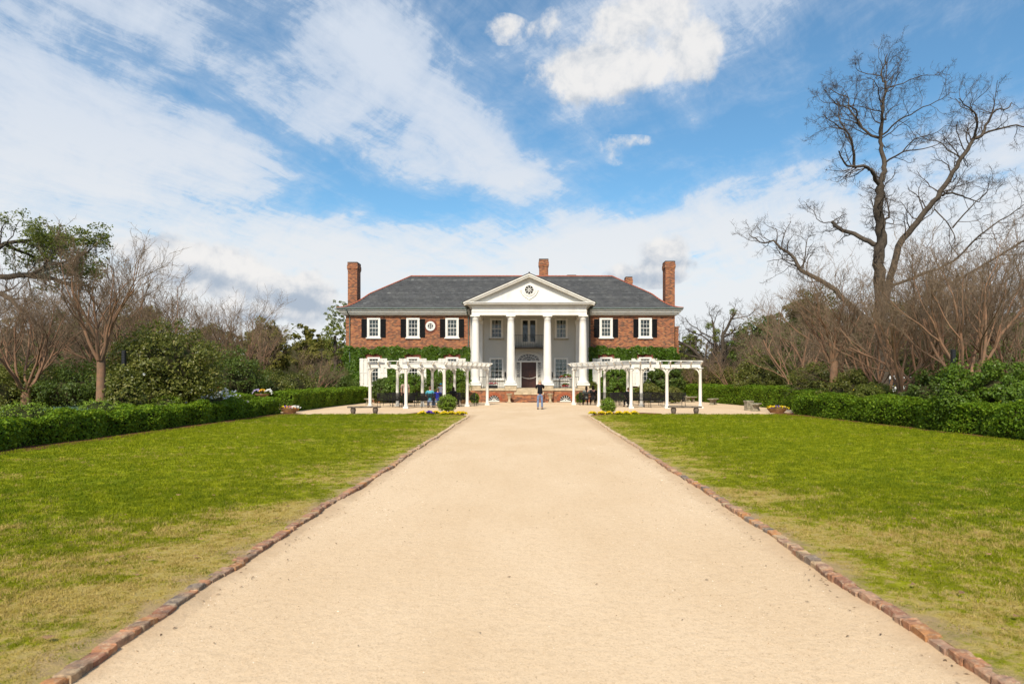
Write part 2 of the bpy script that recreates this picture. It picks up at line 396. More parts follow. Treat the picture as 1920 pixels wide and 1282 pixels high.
# ------------------------------------------------------------------ ground, court, path, lawns
PL, PR, LEND = -2.83, 2.75, 33.5      # inner faces of the brick edging, far end of the lawns
def sand_fn(k, p):
    v = k.pos(); P = k.sep(v)
    g1 = k.noise(v, 60, 4, .75); g2 = k.noise(v, 14, 6, .65); g3 = k.noise(k.scl(v, (1, .45, 1)), .55, 5, .6); g4 = k.noise(v, 150, 3, .7)
    c = k.mix(k.sstep(g3, .3, .7), (.575, .415, .258), (.635, .475, .312))
    c = k.mix(k.m('MULTIPLY', k.sstep(g2, .48, .68), .30), c, (.42, .29, .17))
    c = k.mix(k.m('MULTIPLY', k.sstep(g1, .52, .64), .50), c, (.32, .215, .125))
    c = k.mix(k.m('MULTIPLY', k.sstep(g4, .56, .66), .35), c, (.85, .72, .55))
    # raked-up darker grit along the edging
    ax = k.m('ABSOLUTE', k.m('ADD', P[0], .04))
    e = k.m('ADD', ax, k.m('MULTIPLY', k.noise(v, 3.0, 4, .7), .5))
    inpath = k.m('LESS_THAN', P[1], 34.0)
    c = k.mix(k.m('MULTIPLY', k.m('MULTIPLY', k.sstep(e, 2.62, 2.95), inpath), .62), c, (.40, .27, .16))
    tr = k.noise(k.scl(v, (3.2, .22, 1)), 1.0, 4, .6, .6)
    c = k.mix(k.m('MULTIPLY', k.sstep(tr, .52, .70), .16), c, (.50, .35, .21))
    k.put(p.inputs['Base Color'], c)
    h = k.m('ADD', k.m('ADD', k.m('MULTIPLY', g2, 1.6), k.m('MULTIPLY', g1, .5)), k.m('ADD', k.m('MULTIPLY', g4, .15), k.m('MULTIPLY', k.noise(v, 4.0, 4, .6, .5), 1.6)))
    k.put(p.inputs['Normal'], k.bump(h, .45, .016))
M['sand'] = mat('pale_sandy_gravel', (.6, .47, .3), .95, .15, sand_fn)
def soil_fn(k, p):
    v = k.pos()
    c = k.mix(k.sstep(k.noise(v, .3, 6, .65), .4, .65), (.045, .055, .02), (.10, .075, .04))
    k.put(p.inputs['Base Color'], c); k.put(p.inputs['Normal'], k.bump(k.noise(v, 20, 5), .8, .03))
M['soil'] = mat('leaf_littered_garden_soil', (.06, .06, .03), .95, .1, soil_fn)

def ax0(k, P): return k.m('ABSOLUTE', P[0])
def lawn_color(k, blade):
    v = k.pos(); P = k.sep(v)
    n1 = k.noise(k.scl(v, (.5, .8, 0)), .55, 6, .62, .4); n2 = k.noise(v, 2.6, 5, .65); n3 = k.noise(v, 13, 4, .7); nb = k.noise(k.scl(v, (1, 1, 0)), .16, 3, .5)
    nst = k.noise(k.scl(v, (.22, 1.0, 0)), .8, 5, .6, .5)
    green = k.mix(k.sstep(nb, .38, .62), (.12, .17, .002), (.225, .255, .003))
    gold = k.mix(k.m('MULTIPLY', k.sstep(ax0(k, P), 7.5, 3.0), .55), (0, 0, 0), (1, 1, 1))
    green = k.mix(gold, green, (.20, .18, .004))
    green = k.mix(k.sstep(n2, .36, .66), green, (.30, .31, .006))
    if blade:
        a = k.attr('rnd')
        green = k.mix(a, k.mix(.55, green, (.05, .095, .001)), k.mix(.4, green, (.42, .43, .02)))
    straw = k.mix(k.sstep(n3, .35, .7), (.38, .27, .07), (.60, .44, .17))
    ax = k.m('ABSOLUTE', k.m('ADD', P[0], .04))
    near = k.m('ADD', k.m('MULTIPLY', k.sstep(ax, 5.2, 2.9), .13), k.m('MULTIPLY', k.sstep(P[1], 13, 4.5), .08))
    s = k.m('ADD', k.m('ADD', k.m('MULTIPLY', n1, .5), k.m('MULTIPLY', n2, .46)), k.m('ADD', near, k.m('MULTIPLY', nst, .42)))
    s = k.m('ADD', s, k.m('MULTIPLY', n3, .34))
    if blade:
        oi = k.new('ShaderNodeObjectInfo').outputs['Random']; s = k.m('ADD', s, k.m('MULTIPLY', k.m('SUBTRACT', oi, .5), .20))
        green = k.mix(k.m('MULTIPLY', k.sstep(oi, .2, .9), .5), green, (.07, .125, .006))
    f = k.sstep(s, .96, 1.07)
    return k.mix(k.m('MULTIPLY', f, .86), green, straw), f, n3
def lawn_fn(k, p):
    c, f, n3 = lawn_color(k, False)
    ax = k.m('ABSOLUTE', k.m('ADD', k.sep(k.pos())[0], .04))
    bare = k.m('MULTIPLY', k.sstep(k.m('ADD', ax, k.m('MULTIPLY', k.noise(k.pos(), 2.3, 5, .7), 1.7)), 3.95, 3.45), .8)
    c = k.mix(bare, c, (.40, .27, .16))
    c = k.mix(k.m('MULTIPLY', k.sstep(n3, .45, .62), .3), c, (.10, .08, .03))
    k.put(p.inputs['Base Color'], c); k.put(p.inputs['Normal'], k.bump(k.noise(k.pos(), 45, 4, .7), .9, .03))
M['lawn'] = mat('patchy_lawn_turf', (.2, .2, .05), .95, .1, lawn_fn)
def blade_mat():
    m = bpy.data.materials.new('grass_blade'); m.use_nodes = True
    k = NT(m.node_tree); p = k.n['Principled BSDF']; o = k.n['Material Output']
    c, _, _ = lawn_color(k, True)
    k.put(p.inputs['Base Color'], c); p.inputs['Roughness'].default_value = .6; p.inputs['Specular IOR Level'].default_value = .1
    t = k.new('ShaderNodeBsdfTranslucent'); k.put(t.inputs['Color'], c)
    x = k.new('ShaderNodeMixShader'); x.inputs[0].default_value = .35
    k.l.new(p.outputs[0], x.inputs[1]); k.l.new(t.outputs[0], x.inputs[2]); k.l.new(x.outputs[0], o.inputs[0])
    return m
M['blade'] = blade_mat()

def sheet(name, poly, z, m, kind='structure'):
    b = MB(); b.add([(x, y, z) for x, y in poly], [tuple(range(len(poly)))])
    return tag(b.build(name, m), kind=kind)
sheet('ground', [(-900, -60), (900, -60), (900, 1400), (-900, 1400)], -.03, M['soil'])
sheet('gravel_path', [(-3.0, -6), (2.95, -6), (2.95, 34.2), (-3.0, 34.2)], .004, M['sand'])
sheet('gravel_court', [(-14.5, 33.2), (-14.5, 60), (13.9, 62), (15.6, 40.7), (15.0, 33.2)], .0, M['sand'])
LAWN_Z = .056; PLN, PRN = -2.645, 2.615
LL = [(PLN-.07, 1.5), (PL-.07, 31.9), (-3.45, 33.7), (-5.3, 33.8), (-12.1, LEND), (-12.3, 16), (-12.5, 1.5)]
RL = [(PRN+.07, 1.5), (PR+.07, 31.9), (3.4, 33.6), (5.2, 33.7), (12.6, LEND), (13.7, 19), (14.9, 1.5)]
def slab(name, poly, z0, z1, m):
    n = len(poly); b = MB()
    b.add([(x, y, z1) for x, y in poly]+[(x, y, z0) for x, y in poly], [tuple(range(n))]+[(i, (i+1) % n, n+(i+1) % n, n+i) for i in range(n)])
    return tag(b.build(name, m), kind='structure')
slab('lawn', LL, -.02, LAWN_Z, M['lawn']); slab('lawn', RL, -.02, LAWN_Z, M['lawn'])
# mulch beds: strips under the long hedges and the beds on the lawn corners
def mulch(poly, z=.06, h=.03):
    b = MB(); n = len(poly)
    cx = sum(p[0] for p in poly)/n; cy = sum(p[1] for p in poly)/n
    vs = [(x, y, -.01) for x, y in poly]+[(cx+(x-cx)*.93, cy+(y-cy)*.93, z+rnd.uniform(0, h)) for x, y in poly]+[(cx, cy, z+h)]
    b.add(vs, [(i, (i+1) % n, n+(i+1) % n, n+i) for i in range(n)]+[(n+i, n+(i+1) % n, 2*n) for i in range(n)])
    return b.build('mulch_bed', M['mulch'], smooth=True)
def slabpoly(a, b, n): return [(a[0]+(b[0]-a[0])*i/n, a[1]+(b[1]-a[1])*i/n) for i in range(n)]
for poly in ([(-12.15, 1.5), (-11.95, 16), (-11.9, 31), (-10.9, 33.3), (-12.1, 34.9), (-14.0, 35.6), (-14.2, 1.5)],
             [(14.6, 1.5), (13.55, 19), (12.5, 31), (11.6, 33.3), (12.6, 34.8), (15, 35.3), (17, 1.5)]):
    b = MB(); n = len(poly)
    b.add([(x, y, .062) for x, y in poly]+[(x, y, -.02) for x, y in poly], [tuple(range(n))]+[(i, (i+1) % n, n+(i+1) % n, n+i) for i in range(n)])
    tag(b.build('mulch_strip', M['mulch']), kind='structure')
for sx, poly in ((-1, [(-2.95, 32.0), (-3.3, 34.0), (-3.9, 35.3), (-4.9, 35.9), (-5.9, 35.2), (-6.2, 34.1), (-5.3, 33.75), (-4.0, 33.3)]),
                 (1, [(2.87, 32.0), (3.2, 34.0), (3.8, 35.2), (4.8, 35.7), (5.9, 35.1), (6.7, 34.0), (5.3, 33.65), (4.0, 33.2)])):
    tag(mulch(poly), kind='structure')

# brick edging: near bricks one by one, the far ones joined
brickcols = [(.40, .19, .10), (.44, .25, .15), (.33, .17, .10), (.27, .17, .11), (.46, .31, .18), (.22, .165, .125), (.38, .22, .14), (.45, .21, .085), (.29, .14, .085)]
def edgemat(i, c):
    def fn(k, p):
        v = k.pos()
        q = k.mix(k.sstep(k.noise(v, 9, 6, .7), .42, .66), c, tuple(x*.45+.03 for x in c))
        q = k.mix(k.m('MULTIPLY', k.sstep(k.noise(v, 22, 5, .7), .48, .66), .6), q, (.46, .35, .23))
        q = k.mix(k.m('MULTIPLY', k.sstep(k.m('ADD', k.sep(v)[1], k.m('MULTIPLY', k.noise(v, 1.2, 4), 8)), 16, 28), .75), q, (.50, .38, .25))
        q = k.mix(k.m('MULTIPLY', k.sstep(k.noise(v, 5, 5, .7), .56, .7), .5), q, (.06, .055, .045))
        k.put(p.inputs['Base Color'], q); k.put(p.inputs['Normal'], k.bump(k.noise(v, 60, 5, .7), .8, .008))
    return mat('edging_brick_%d' % i, c, .9, .15, fn)
EM = [edgemat(i, c) for i, c in enumerate(brickcols)]
def brick_mesh(L, W, H, seed, m):
    r = random.Random(seed); nx = 1
    # worn block: subdivided once along its length, corners pulled in unevenly
    vs = []; fs = []
    ring = [(-.5, 0), (-.5, .90), (-.43, 1.0), (.43, 1.0), (.5, .90), (.5, 0)]
    ys = [0, .07, .5, .93, 1]
    for iy, y in enumerate(ys):
        for (a, c) in ring:
            sh = .95 if iy in (0, 4) and c > 0 else 1
            vs.append((a*W*(.97 if iy in (0, 4) else 1)+r.uniform(-.006, .006), y*L, c*H*sh+r.uniform(-.006, .006)*(c > 0)))
    k = len(ring)
    for i in range(len(ys)-1):
        for j in range(k-1): fs.append((i*k+j, (i+1)*k+j, (i+1)*k+j+1, i*k+j+1))
    fs += [tuple(range(k)), tuple(len(vs)-k+j for j in range(k))[::-1]]
    b = MB(); b.add(vs, fs); return b
cache = {}
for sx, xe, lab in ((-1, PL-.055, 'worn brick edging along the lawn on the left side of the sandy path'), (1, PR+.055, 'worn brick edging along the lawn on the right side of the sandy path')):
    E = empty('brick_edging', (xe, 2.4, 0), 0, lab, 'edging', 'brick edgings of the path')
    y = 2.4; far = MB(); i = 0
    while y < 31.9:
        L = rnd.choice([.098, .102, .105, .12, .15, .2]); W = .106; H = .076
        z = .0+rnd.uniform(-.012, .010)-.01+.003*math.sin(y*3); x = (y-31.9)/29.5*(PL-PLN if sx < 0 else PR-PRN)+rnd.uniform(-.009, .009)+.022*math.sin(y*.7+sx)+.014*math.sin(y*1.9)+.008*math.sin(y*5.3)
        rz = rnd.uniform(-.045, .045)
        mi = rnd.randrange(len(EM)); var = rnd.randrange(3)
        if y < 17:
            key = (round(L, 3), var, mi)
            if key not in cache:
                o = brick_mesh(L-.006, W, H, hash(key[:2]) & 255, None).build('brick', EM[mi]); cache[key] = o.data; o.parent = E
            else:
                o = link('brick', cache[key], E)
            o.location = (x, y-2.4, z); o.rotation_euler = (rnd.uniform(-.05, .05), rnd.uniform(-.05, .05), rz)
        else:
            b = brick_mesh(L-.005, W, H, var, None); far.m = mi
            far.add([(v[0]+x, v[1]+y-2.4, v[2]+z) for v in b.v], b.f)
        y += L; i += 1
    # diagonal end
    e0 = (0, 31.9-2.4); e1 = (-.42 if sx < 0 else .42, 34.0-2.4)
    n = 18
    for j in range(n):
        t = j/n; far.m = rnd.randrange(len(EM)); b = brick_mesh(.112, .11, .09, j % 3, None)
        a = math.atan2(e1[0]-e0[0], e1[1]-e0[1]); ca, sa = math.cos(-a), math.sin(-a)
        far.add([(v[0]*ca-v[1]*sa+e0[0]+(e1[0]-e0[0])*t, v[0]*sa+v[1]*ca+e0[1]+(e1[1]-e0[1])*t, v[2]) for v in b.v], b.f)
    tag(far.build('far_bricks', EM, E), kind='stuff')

# ------------------------------------------------------------------ grass
def tuft(seed, n, h, wd, spread):
    r = np.random.RandomState(seed); V = []; Fc = []; rn = []
    for i in range(n):
        a = r.rand()*6.283; rr = spread*math.sqrt(r.rand()); x = rr*math.cos(a); y = rr*math.sin(a)
        hh = h*r.uniform(.45, 1.1); lean = r.uniform(.15, 1.1)*hh; la = r.rand()*6.283; fa = r.rand()*3.14
        wv = wd*r.uniform(.6, 1.3); ux, uy = math.cos(fa)*wv/2, math.sin(fa)*wv/2
        lx, ly = math.cos(la)*lean, math.sin(la)*lean; b = len(V)
        V += [(x-ux, y-uy, -.01), (x+ux, y+uy, -.01), (x+lx*.35+ux*.8, y+ly*.35+uy*.8, hh*.62), (x+lx*.35-ux*.8, y+ly*.35-uy*.8, hh*.62), (x+lx, y+ly, hh)]
        Fc += [(b, b+1, b+2, b+3), (b+3, b+2, b+4)]; q = r.rand(); rn += [q, q]
    me = bpy.data.meshes.new('grass_tuft'); me.from_pydata(V, [], Fc); me.materials.append(M['blade'])
    at = me.attributes.new('rnd', 'FLOAT', 'FACE'); at.data.foreach_set('value', rn)
    return bpy.data.objects.new('grass_tuft', me)
TU = [tuft(s, 15, .05, .0065, .055) for s in range(4)]
def scatter_stuff(name, pts, rotz, scl, srcs, m=None):
    me = bpy.data.meshes.new(name); me.from_pydata([tuple(p) for p in pts], [], [])
    a = me.attributes.new('rot', 'FLOAT_VECTOR', 'POINT'); a.data.foreach_set('vector', np.asarray(rotz, dtype=np.float32).ravel())
    a = me.attributes.new('scl', 'FLOAT_VECTOR', 'POINT'); a.data.foreach_set('vector', np.asarray(scl, dtype=np.float32).ravel())
    a = me.attributes.new('pick', 'INT', 'POINT'); a.data.foreach_set('value', np.random.RandomState(3).randint(0, len(srcs), len(pts)).astype(np.int32))
    o = link(name, me)
    g = bpy.data.node_groups.new('scatter_'+name, 'GeometryNodeTree'); g.interface.new_socket('Geometry', in_out='INPUT', socket_type='NodeSocketGeometry'); g.interface.new_socket('Geometry', in_out='OUTPUT', socket_type='NodeSocketGeometry')
    N = g.nodes; L = g.links; gi = N.new('NodeGroupInput'); go = N.new('NodeGroupOutput')
    g2i = N.new('GeometryNodeGeometryToInstance')
    for s_ in srcs:
        oi = N.new('GeometryNodeObjectInfo'); oi.inputs[0].default_value = s_; oi.inputs['As Instance'].default_value = True; L.new(oi.outputs['Geometry'], g2i.inputs[0])
    # one instance per source, picked by index
    jn = N.new('GeometryNodeJoinGeometry')
    for l_ in list(g2i.inputs[0].links): L.new(l_.from_socket, jn.inputs[0])
    N.remove(g2i)
    ip = N.new('GeometryNodeInstanceOnPoints'); ip.inputs['Pick Instance'].default_value = True
    def na(nm, t):
        q = N.new('GeometryNodeInputNamedAttribute'); q.data_type = t; q.inputs[0].default_value = nm; return q.outputs[0]
    L.new(gi.outputs[0], ip.inputs['Points']); L.new(jn.outputs[0], ip.inputs['Instance']); L.new(na('pick', 'INT'), ip.inputs['Instance Index'])
    e2r = N.new('FunctionNodeEulerToRotation'); L.new(na('rot', 'FLOAT_VECTOR'), e2r.inputs[0]); L.new(e2r.outputs[0], ip.inputs['Rotation'])
    L.new(na('scl', 'FLOAT_VECTOR'), ip.inputs['Scale']); L.new(ip.outputs[0], go.inputs[0])
    md = o.modifiers.new('scatter', 'NODES'); md.node_group = g
    return tag(o, kind='stuff')
def in_poly(px, py, poly):
    ins = np.zeros(len(px), bool); n = len(poly)
    for i in range(n):
        x0, y0 = poly[i]; x1, y1 = poly[(i+1) % n]
        c = ((y0 > py) != (y1 > py)) & (px < (x1-x0)*(py-y0)/((y1-y0)+1e-12)+x0); ins ^= c
    return ins
def grass(poly, side, seed):
    r = np.random.RandomState(seed); pts = []; S = []
    # density falls with distance; sample distance bands
    for (d0, d1, dens, sc) in ((2.6, 5, 1050, .75), (5, 7.5, 640, .85), (7.5, 11, 330, 1.05), (11, 16, 170, 1.35), (16, 24, 95, 1.6), (24, 34, 60, 1.8)):
        xa, xb = (-14, -2.8) if side < 0 else (2.8, 15.2)
        if side < 0: xa = max(xa, -(1050/F)*d1-1.0)
        else: xb = min(xb, (1000/F)*d1+1.0)
        n = int((xb-xa)*(d1-d0)*dens)
        x = r.uniform(xa, xb, n); y = r.uniform(d0, d1, n)
        k = in_poly(x, y, poly) & (np.abs(x) < 1.0*y+2)
        x, y = x[k], y[k]
        # thinner, clumpier near the edging
        fld = np.sin(x*3.1+np.sin(y*2.3)*1.3)*np.sin(y*2.7+np.sin(x*1.9)*1.7)+.6*np.sin(x*7.3+y*5.1)*np.sin(y*6.7-x*3.1)
        e = np.abs(x)-2.9; keep = r.rand(len(x)) < np.clip(.52+e*.35+fld*.25, .15, 1)
        x, y = x[keep], y[keep]; e = e[keep]
        pts.append(np.stack([x, y, np.full(len(x), LAWN_Z-.004)], 1))
        s = sc*r.uniform(.6, 1.25, len(x)); S.append(np.stack([s, s, s*(.75+.5*r.rand(len(x)))*(.62 if sc > 1.2 else .85)*np.clip(.55+e*.35, .5, 1)], 1))
    pts = np.concatenate(pts); S = np.concatenate(S)
    rot = np.zeros_like(pts); rot[:, 2] = r.rand(len(pts))*6.283; rot[:, 0] = r.normal(0, .12, len(pts)); rot[:, 1] = r.normal(0, .12, len(pts))
    return scatter_stuff('grass', pts, rot, S, TU)
grass(LL, -1, 1); grass(RL, 1, 2)

# litter on the path: small twigs and crumbs of leaf
lit = MB(); r = random.Random(5)
for i in range(560):
    y = 3.2+abs(r.gauss(0, 1))*8; side = r.random() < .85
    if r.random() < .3: y = r.choice([4.7, 5.9, 7.4, 9.0, 11.5])+r.gauss(0, .12)
    x = (r.choice([PL+abs(r.gauss(0, .25)), PR-abs(r.gauss(0, .25))]) if side else r.uniform(PL, PR)); s = r.uniform(.006, .022)
    a = r.uniform(0, 3.14); Mx = Matrix.Translation((x, y, .012)) @ Matrix.Rotation(a, 4, 'Z') @ Matrix.Rotation(r.uniform(-.3, .3), 4, 'X')
    lit.add([tuple(Mx @ Vector(q)) for q in [(-s, 0, 0), (0, -s*.35, .004), (s, 0, .002), (s*.2, s*.4, .006)]], [(0, 1, 2, 3)])
tag(lit.build('leaf_litter', mnoise('dry_leaf_crumbs', (.20, .13, .07), (.10, .06, .035), 8)), kind='stuff')

# grit and small stones loose on the path, and sand washed up against the brick edging
def grain(seed):
    r = random.Random(seed); b = MB(); b.lathe([(.35, -.3), (.5, 0), (.3, .35)], (0, 0, 0), 5, True, 1, r.uniform(.6, 1)); b.v = [(x+r.uniform(-.1, .1), y+r.uniform(-.1, .1), z*.7) for x, y, z in b.v]
    me = bpy.data.meshes.new('grain'); me.from_pydata(b.v, [], b.f)
    def fn(k, p):
        oi = k.new('ShaderNodeObjectInfo').outputs['Random']
        k.put(p.inputs['Base Color'], k.ramp(oi, [(0, (.22, .15, .09)), (.35, (.45, .32, .20)), (.8, (.62, .48, .33)), (1, (.80, .72, .60))]))
    if 'grain' not in M: M['grain'] = mat('path_grit', (.5, .4, .3), .9, .15, fn)
    me.materials.append(M['grain']); return bpy.data.objects.new('grain', me)
GR = [grain(i) for i in range(3)]
r_ = np.random.RandomState(12); pts = []; S = []
for (d0, d1, dens, sm) in ((2.7, 5, 900, .0045), (5, 8, 420, .006), (8, 13, 160, .009), (13, 22, 40, .013)):
    n = int((d1-d0)*5.6*dens); x = r_.uniform(-2.75, 2.72, n); y = r_.uniform(d0, d1, n)
    keep = r_.rand(n) < np.clip(.35+.35*np.sin(x*2.1+np.sin(y*1.3)*2)*np.sin(y*1.7+x)+.5*(np.abs(x)-1.2), .08, 1); x, y = x[keep], y[keep]
    pts.append(np.stack([x, y, np.full(len(x), .006)], 1)); s = sm*r_.lognormal(0, .35, len(x)); S.append(np.stack([s, s, s*.8], 1))
pts = np.concatenate(pts); rot = np.zeros_like(pts); rot[:, 2] = r_.rand(len(pts))*6.28
scatter_stuff('gravel_grains', pts, rot, np.concatenate(S), GR)
for sx in (-1, 1):
    b = MB(); n = 420; vs = []; r = random.Random(4+sx)
    h = 0
    for i in range(n+1):
        y = 2.4+i*(31.8-2.4)/n; t_ = (y-31.9)/29.5; x = (PL+t_*(PL-PLN) if sx < 0 else PR+t_*(PR-PRN))+.018*math.sin(y*.7+sx)*1.0
        h = .9*h+.1*r.uniform(-.02, .09)*3; hh = max(.004, min(.055, .012+h*.16+.010*math.sin(y*2.7))); wd = .07+.10*abs(math.sin(y*1.3+sx))+r.uniform(0, .03)
        vs += [(x+sx*.03, y, hh), (x-sx*wd*.45, y, hh*.55), (x-sx*wd, y, .003)]
    b.add(vs, [(i*3+j, (i+1)*3+j, (i+1)*3+j+1, i*3+j+1) for i in range(n) for j in range(2)]); tag(b.build('sand_drift', M['sand'], smooth=True), kind='stuff')

# ------------------------------------------------------------------ foliage builders
def leaf_quads(C, size, rng, N=None, flat=.0, asp=.55, jit=.35):
    """rhombic leaves at C, facing N (n,3) loosely"""
    n = len(C); u = rng.normal(size=(n, 3))
    if N is not None: nn = N+rng.normal(size=(n, 3))*.75
    else: nn = rng.normal(size=(n, 3))
    nn /= np.linalg.norm(nn, axis=1, keepdims=True)+1e-9
    u -= nn*(u*nn).sum(1, keepdims=True); u /= np.linalg.norm(u, axis=1, keepdims=True)+1e-9
    v = np.cross(nn, u); s = size*(1+jit*(rng.rand(n, 1)*2-1))
    a = C-u*s*.5; b = C+v*s*asp*.5+nn*s*.08; c = C+u*s*.5; d_ = C-v*s*asp*.5+nn*s*.08
    return np.stack([a, b, c, d_], 1).reshape(-1, 3), np.arange(4*n).reshape(n, 4)
def nz_(v): return v/(np.linalg.norm(v, axis=-1, keepdims=True)+1e-9)
class Fol:
    def __init__(s): s.V = []; s.Q = []; s.rn = []; s.mi = []; s.nv = 0
    def leaves(s, C, size, rng, N=None, mi=0, bias=0, **k):
        if len(C) == 0: return s
        V, Q = leaf_quads(C, size, rng, N, **k); s.V.append(V); s.Q.append(Q+s.nv); s.nv += len(V)
        s.rn.append(np.clip(rng.beta(2, 2.5, len(Q))+bias, 0, 1)); s.mi.append(np.full(len(Q), mi)); return s
    def quads(s, V, Q, mi): 
        s.V.append(np.asarray(V, float)); s.Q.append(np.asarray(Q)+s.nv); s.nv += len(V); s.rn.append(np.full(len(Q), .5)); s.mi.append(np.full(len(Q), mi)); return s
    def build(s, name, mats, parent=None, loc=None):
        me = mesh_np(name, np.concatenate(s.V), np.concatenate(s.Q), mats, np.concatenate(s.rn), np.concatenate(s.mi))
        return link(name, me, parent, loc)
def fib(n):
    i = np.arange(n)+.5; ph = np.arccos(1-2*i/n); th = np.pi*(1+5**.5)*i
    return np.stack([np.cos(th)*np.sin(ph), np.sin(th)*np.sin(ph), np.cos(ph)], 1)
def ellip(fo, c, r, mi, k=10, lump=.12, rng=None):
    V = []
    n = k
    for i in range(n+1):
        for j in range(2*n):
            ph = math.pi*i/n; th = math.pi*j/n; q = 1+lump*math.sin(3*th+i)*math.sin(2*ph+1)
            V.append((c[0]+r[0]*q*math.sin(ph)*math.cos(th), c[1]+r[1]*q*math.sin(ph)*math.sin(th), c[2]+r[2]*q*math.cos(ph)))
    Q = [(i*2*n+j, i*2*n+(j+1) % (2*n), (i+1)*2*n+(j+1) % (2*n), (i+1)*2*n+j) for i in range(n) for j in range(2*n)]
    return fo.quads(V, Q, mi)
def crown_points(rng, c, r, clumps, per, clump_r, shell=.45, bottom=-.9, flat=1.0):
    """leaf centres gathered in clumps through an ellipsoid's outer volume"""
    out = []; Nn = []
    D = rng.normal(size=(clumps*3, 3)); D /= np.linalg.norm(D, axis=1, keepdims=True); D = D[D[:, 2] > bottom][:clumps]
    rad = (shell+(1-shell)*rng.rand(len(D), 1)**.6)*(.86+.28*rng.rand(len(D), 1))
    cc = np.array(c)+D*rad*np.array(r)
    for i in range(len(cc)):
        q = rng.normal(size=(per, 3)); q /= np.linalg.norm(q, axis=1, keepdims=True); q[:, 2] = np.abs(q[:, 2])*np.where(rng.rand(per) < .25, -1, 1)
        cr = clump_r*(.6+.8*rng.rand())
        out.append(cc[i]+q*cr*(.65+.45*rng.rand(per, 1))*np.array([1, 1, flat])); Nn.append(q+D[i]*.5+np.array([0, 0, .3]))
    return np.concatenate(out), np.concatenate(Nn)

def hedge(path, width, height, label, seed, size=.05, dens=1500, lump=.05, group='clipped hedges', tops=None):
    rng = np.random.RandomState(seed); fo = Fol()
    P = np.array(path, float); seg = np.linalg.norm(np.diff(P, axis=0), axis=1); cum = np.concatenate([[0], np.cumsum(seg)]); Lt = cum[-1]
    def at(s_):
        i = np.clip(np.searchsorted(cum, s_)-1, 0, len(seg)-1); t = (s_-cum[i])/seg[i]
        p = P[i]+(P[i+1]-P[i])*t[:, None]; dd = (P[i+1]-P[i])/seg[i][:, None]; return p, dd, np.stack([dd[:, 1], -dd[:, 0]], 1)
    def wob(s_, q): return lump*(np.sin(s_*1.7+seed)+.7*np.sin(s_*3.9+q*3)+.5*np.sin(q*5+s_*.8))
    W2, H = width/2, height
    # cross-section perimeter: side up, rounded shoulders, top, side down
    per = 2*H+width; n = int(per*Lt*dens)
    s_ = rng.rand(n)*Lt; q = rng.rand(n)*per
    p, dd, nn = at(s_)
    off = np.where(q < H, -W2, np.where(q < H+width, q-H-W2, W2)); z = np.where(q < H, q, np.where(q < H+width, H, per-q))
    Nn = np.zeros((n, 3)); sd_ = np.where(q < H, -1, np.where(q < H+width, 0, 1))
    Nn[:, 0] = nn[:, 0]*sd_; Nn[:, 1] = nn[:, 1]*sd_; Nn[:, 2] = (sd_ == 0)*1.0+.15
    # shoulders
    ro = .16; ez = np.clip((np.abs(off)-(W2-ro))/ro, 0, 1); zz_ = np.clip((z-(H-ro))/ro, 0, 1)
    k = ez*zz_; z = z-k*ro*.35*(sd_ == 0)*1.0; off = off*(1-.12*np.clip(zz_, 0, 1)*(sd_ != 0)); off = off*(1-.10*(1-np.clip(z/.35, 0, 1)))
    d_ = wob(s_, q)+rng.normal(0, .018, n)-np.abs(rng.normal(0, .035, n))
    C = np.zeros((n, 3)); C[:, :2] = p+nn*off[:, None]; C[:, 2] = z; C += Nn*d_[:, None]; C[:, 2] = np.maximum(C[:, 2], .05)
    fo.leaves(C, size, rng, Nn, asp=.75)
    # end caps
    for e, (pp, dd_) in enumerate(((P[0], -(P[1]-P[0])), (P[-1], P[-1]-P[-2]))):
        dd_ = dd_/np.linalg.norm(dd_); m_ = int(width*H*dens); o_ = rng.uniform(-W2, W2, m_); zz2 = rng.uniform(.04, H*.97, m_)
        C = np.zeros((m_, 3)); C[:, 0] = pp[0]+dd_[1]*o_+dd_[0]*rng.normal(0, .04, m_); C[:, 1] = pp[1]-dd_[0]*o_+dd_[1]*rng.normal(0, .04, m_); C[:, 2] = zz2
        fo.leaves(C, size, rng, np.tile([dd_[0], dd_[1], .1], (m_, 1)))
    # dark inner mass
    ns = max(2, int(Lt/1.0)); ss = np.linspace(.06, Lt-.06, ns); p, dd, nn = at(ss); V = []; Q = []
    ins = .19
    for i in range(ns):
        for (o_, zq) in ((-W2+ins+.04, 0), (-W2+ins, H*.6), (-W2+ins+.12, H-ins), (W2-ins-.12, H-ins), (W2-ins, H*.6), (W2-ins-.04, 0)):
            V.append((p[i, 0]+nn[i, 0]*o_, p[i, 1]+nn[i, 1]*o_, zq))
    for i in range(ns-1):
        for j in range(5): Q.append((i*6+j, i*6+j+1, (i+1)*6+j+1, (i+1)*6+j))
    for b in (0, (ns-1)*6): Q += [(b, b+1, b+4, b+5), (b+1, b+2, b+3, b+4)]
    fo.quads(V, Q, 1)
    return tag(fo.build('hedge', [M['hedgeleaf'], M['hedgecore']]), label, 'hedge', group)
hedge([(-13.0, 11.5), (-13.15, 18), (-13.1, 26), (-13.05, 34.3)], 1.0, .79, 'long low clipped boxwood hedge bordering the left lawn', 1, .085, 800, .08)
hedge([(14.95, 12), (14.35, 19), (13.55, 33.6)], 1.15, 1.02, 'long low clipped boxwood hedge bordering the right lawn', 2, .085, 760, .085)
hedge([(-13.6, 37.2), (-13.55, 44), (-13.2, 50), (-13.0, 55.5)], 1.3, 1.12, 'taller clipped hedge beside the gravel court left of the house', 3, .09, 560, .06)
hedge([(15.9, 40.2), (15.3, 46), (14.4, 54), (14.0, 60)], 1.5, 1.30, 'taller clipped hedge beside the gravel court right of the house', 4, .09, 560, .06)
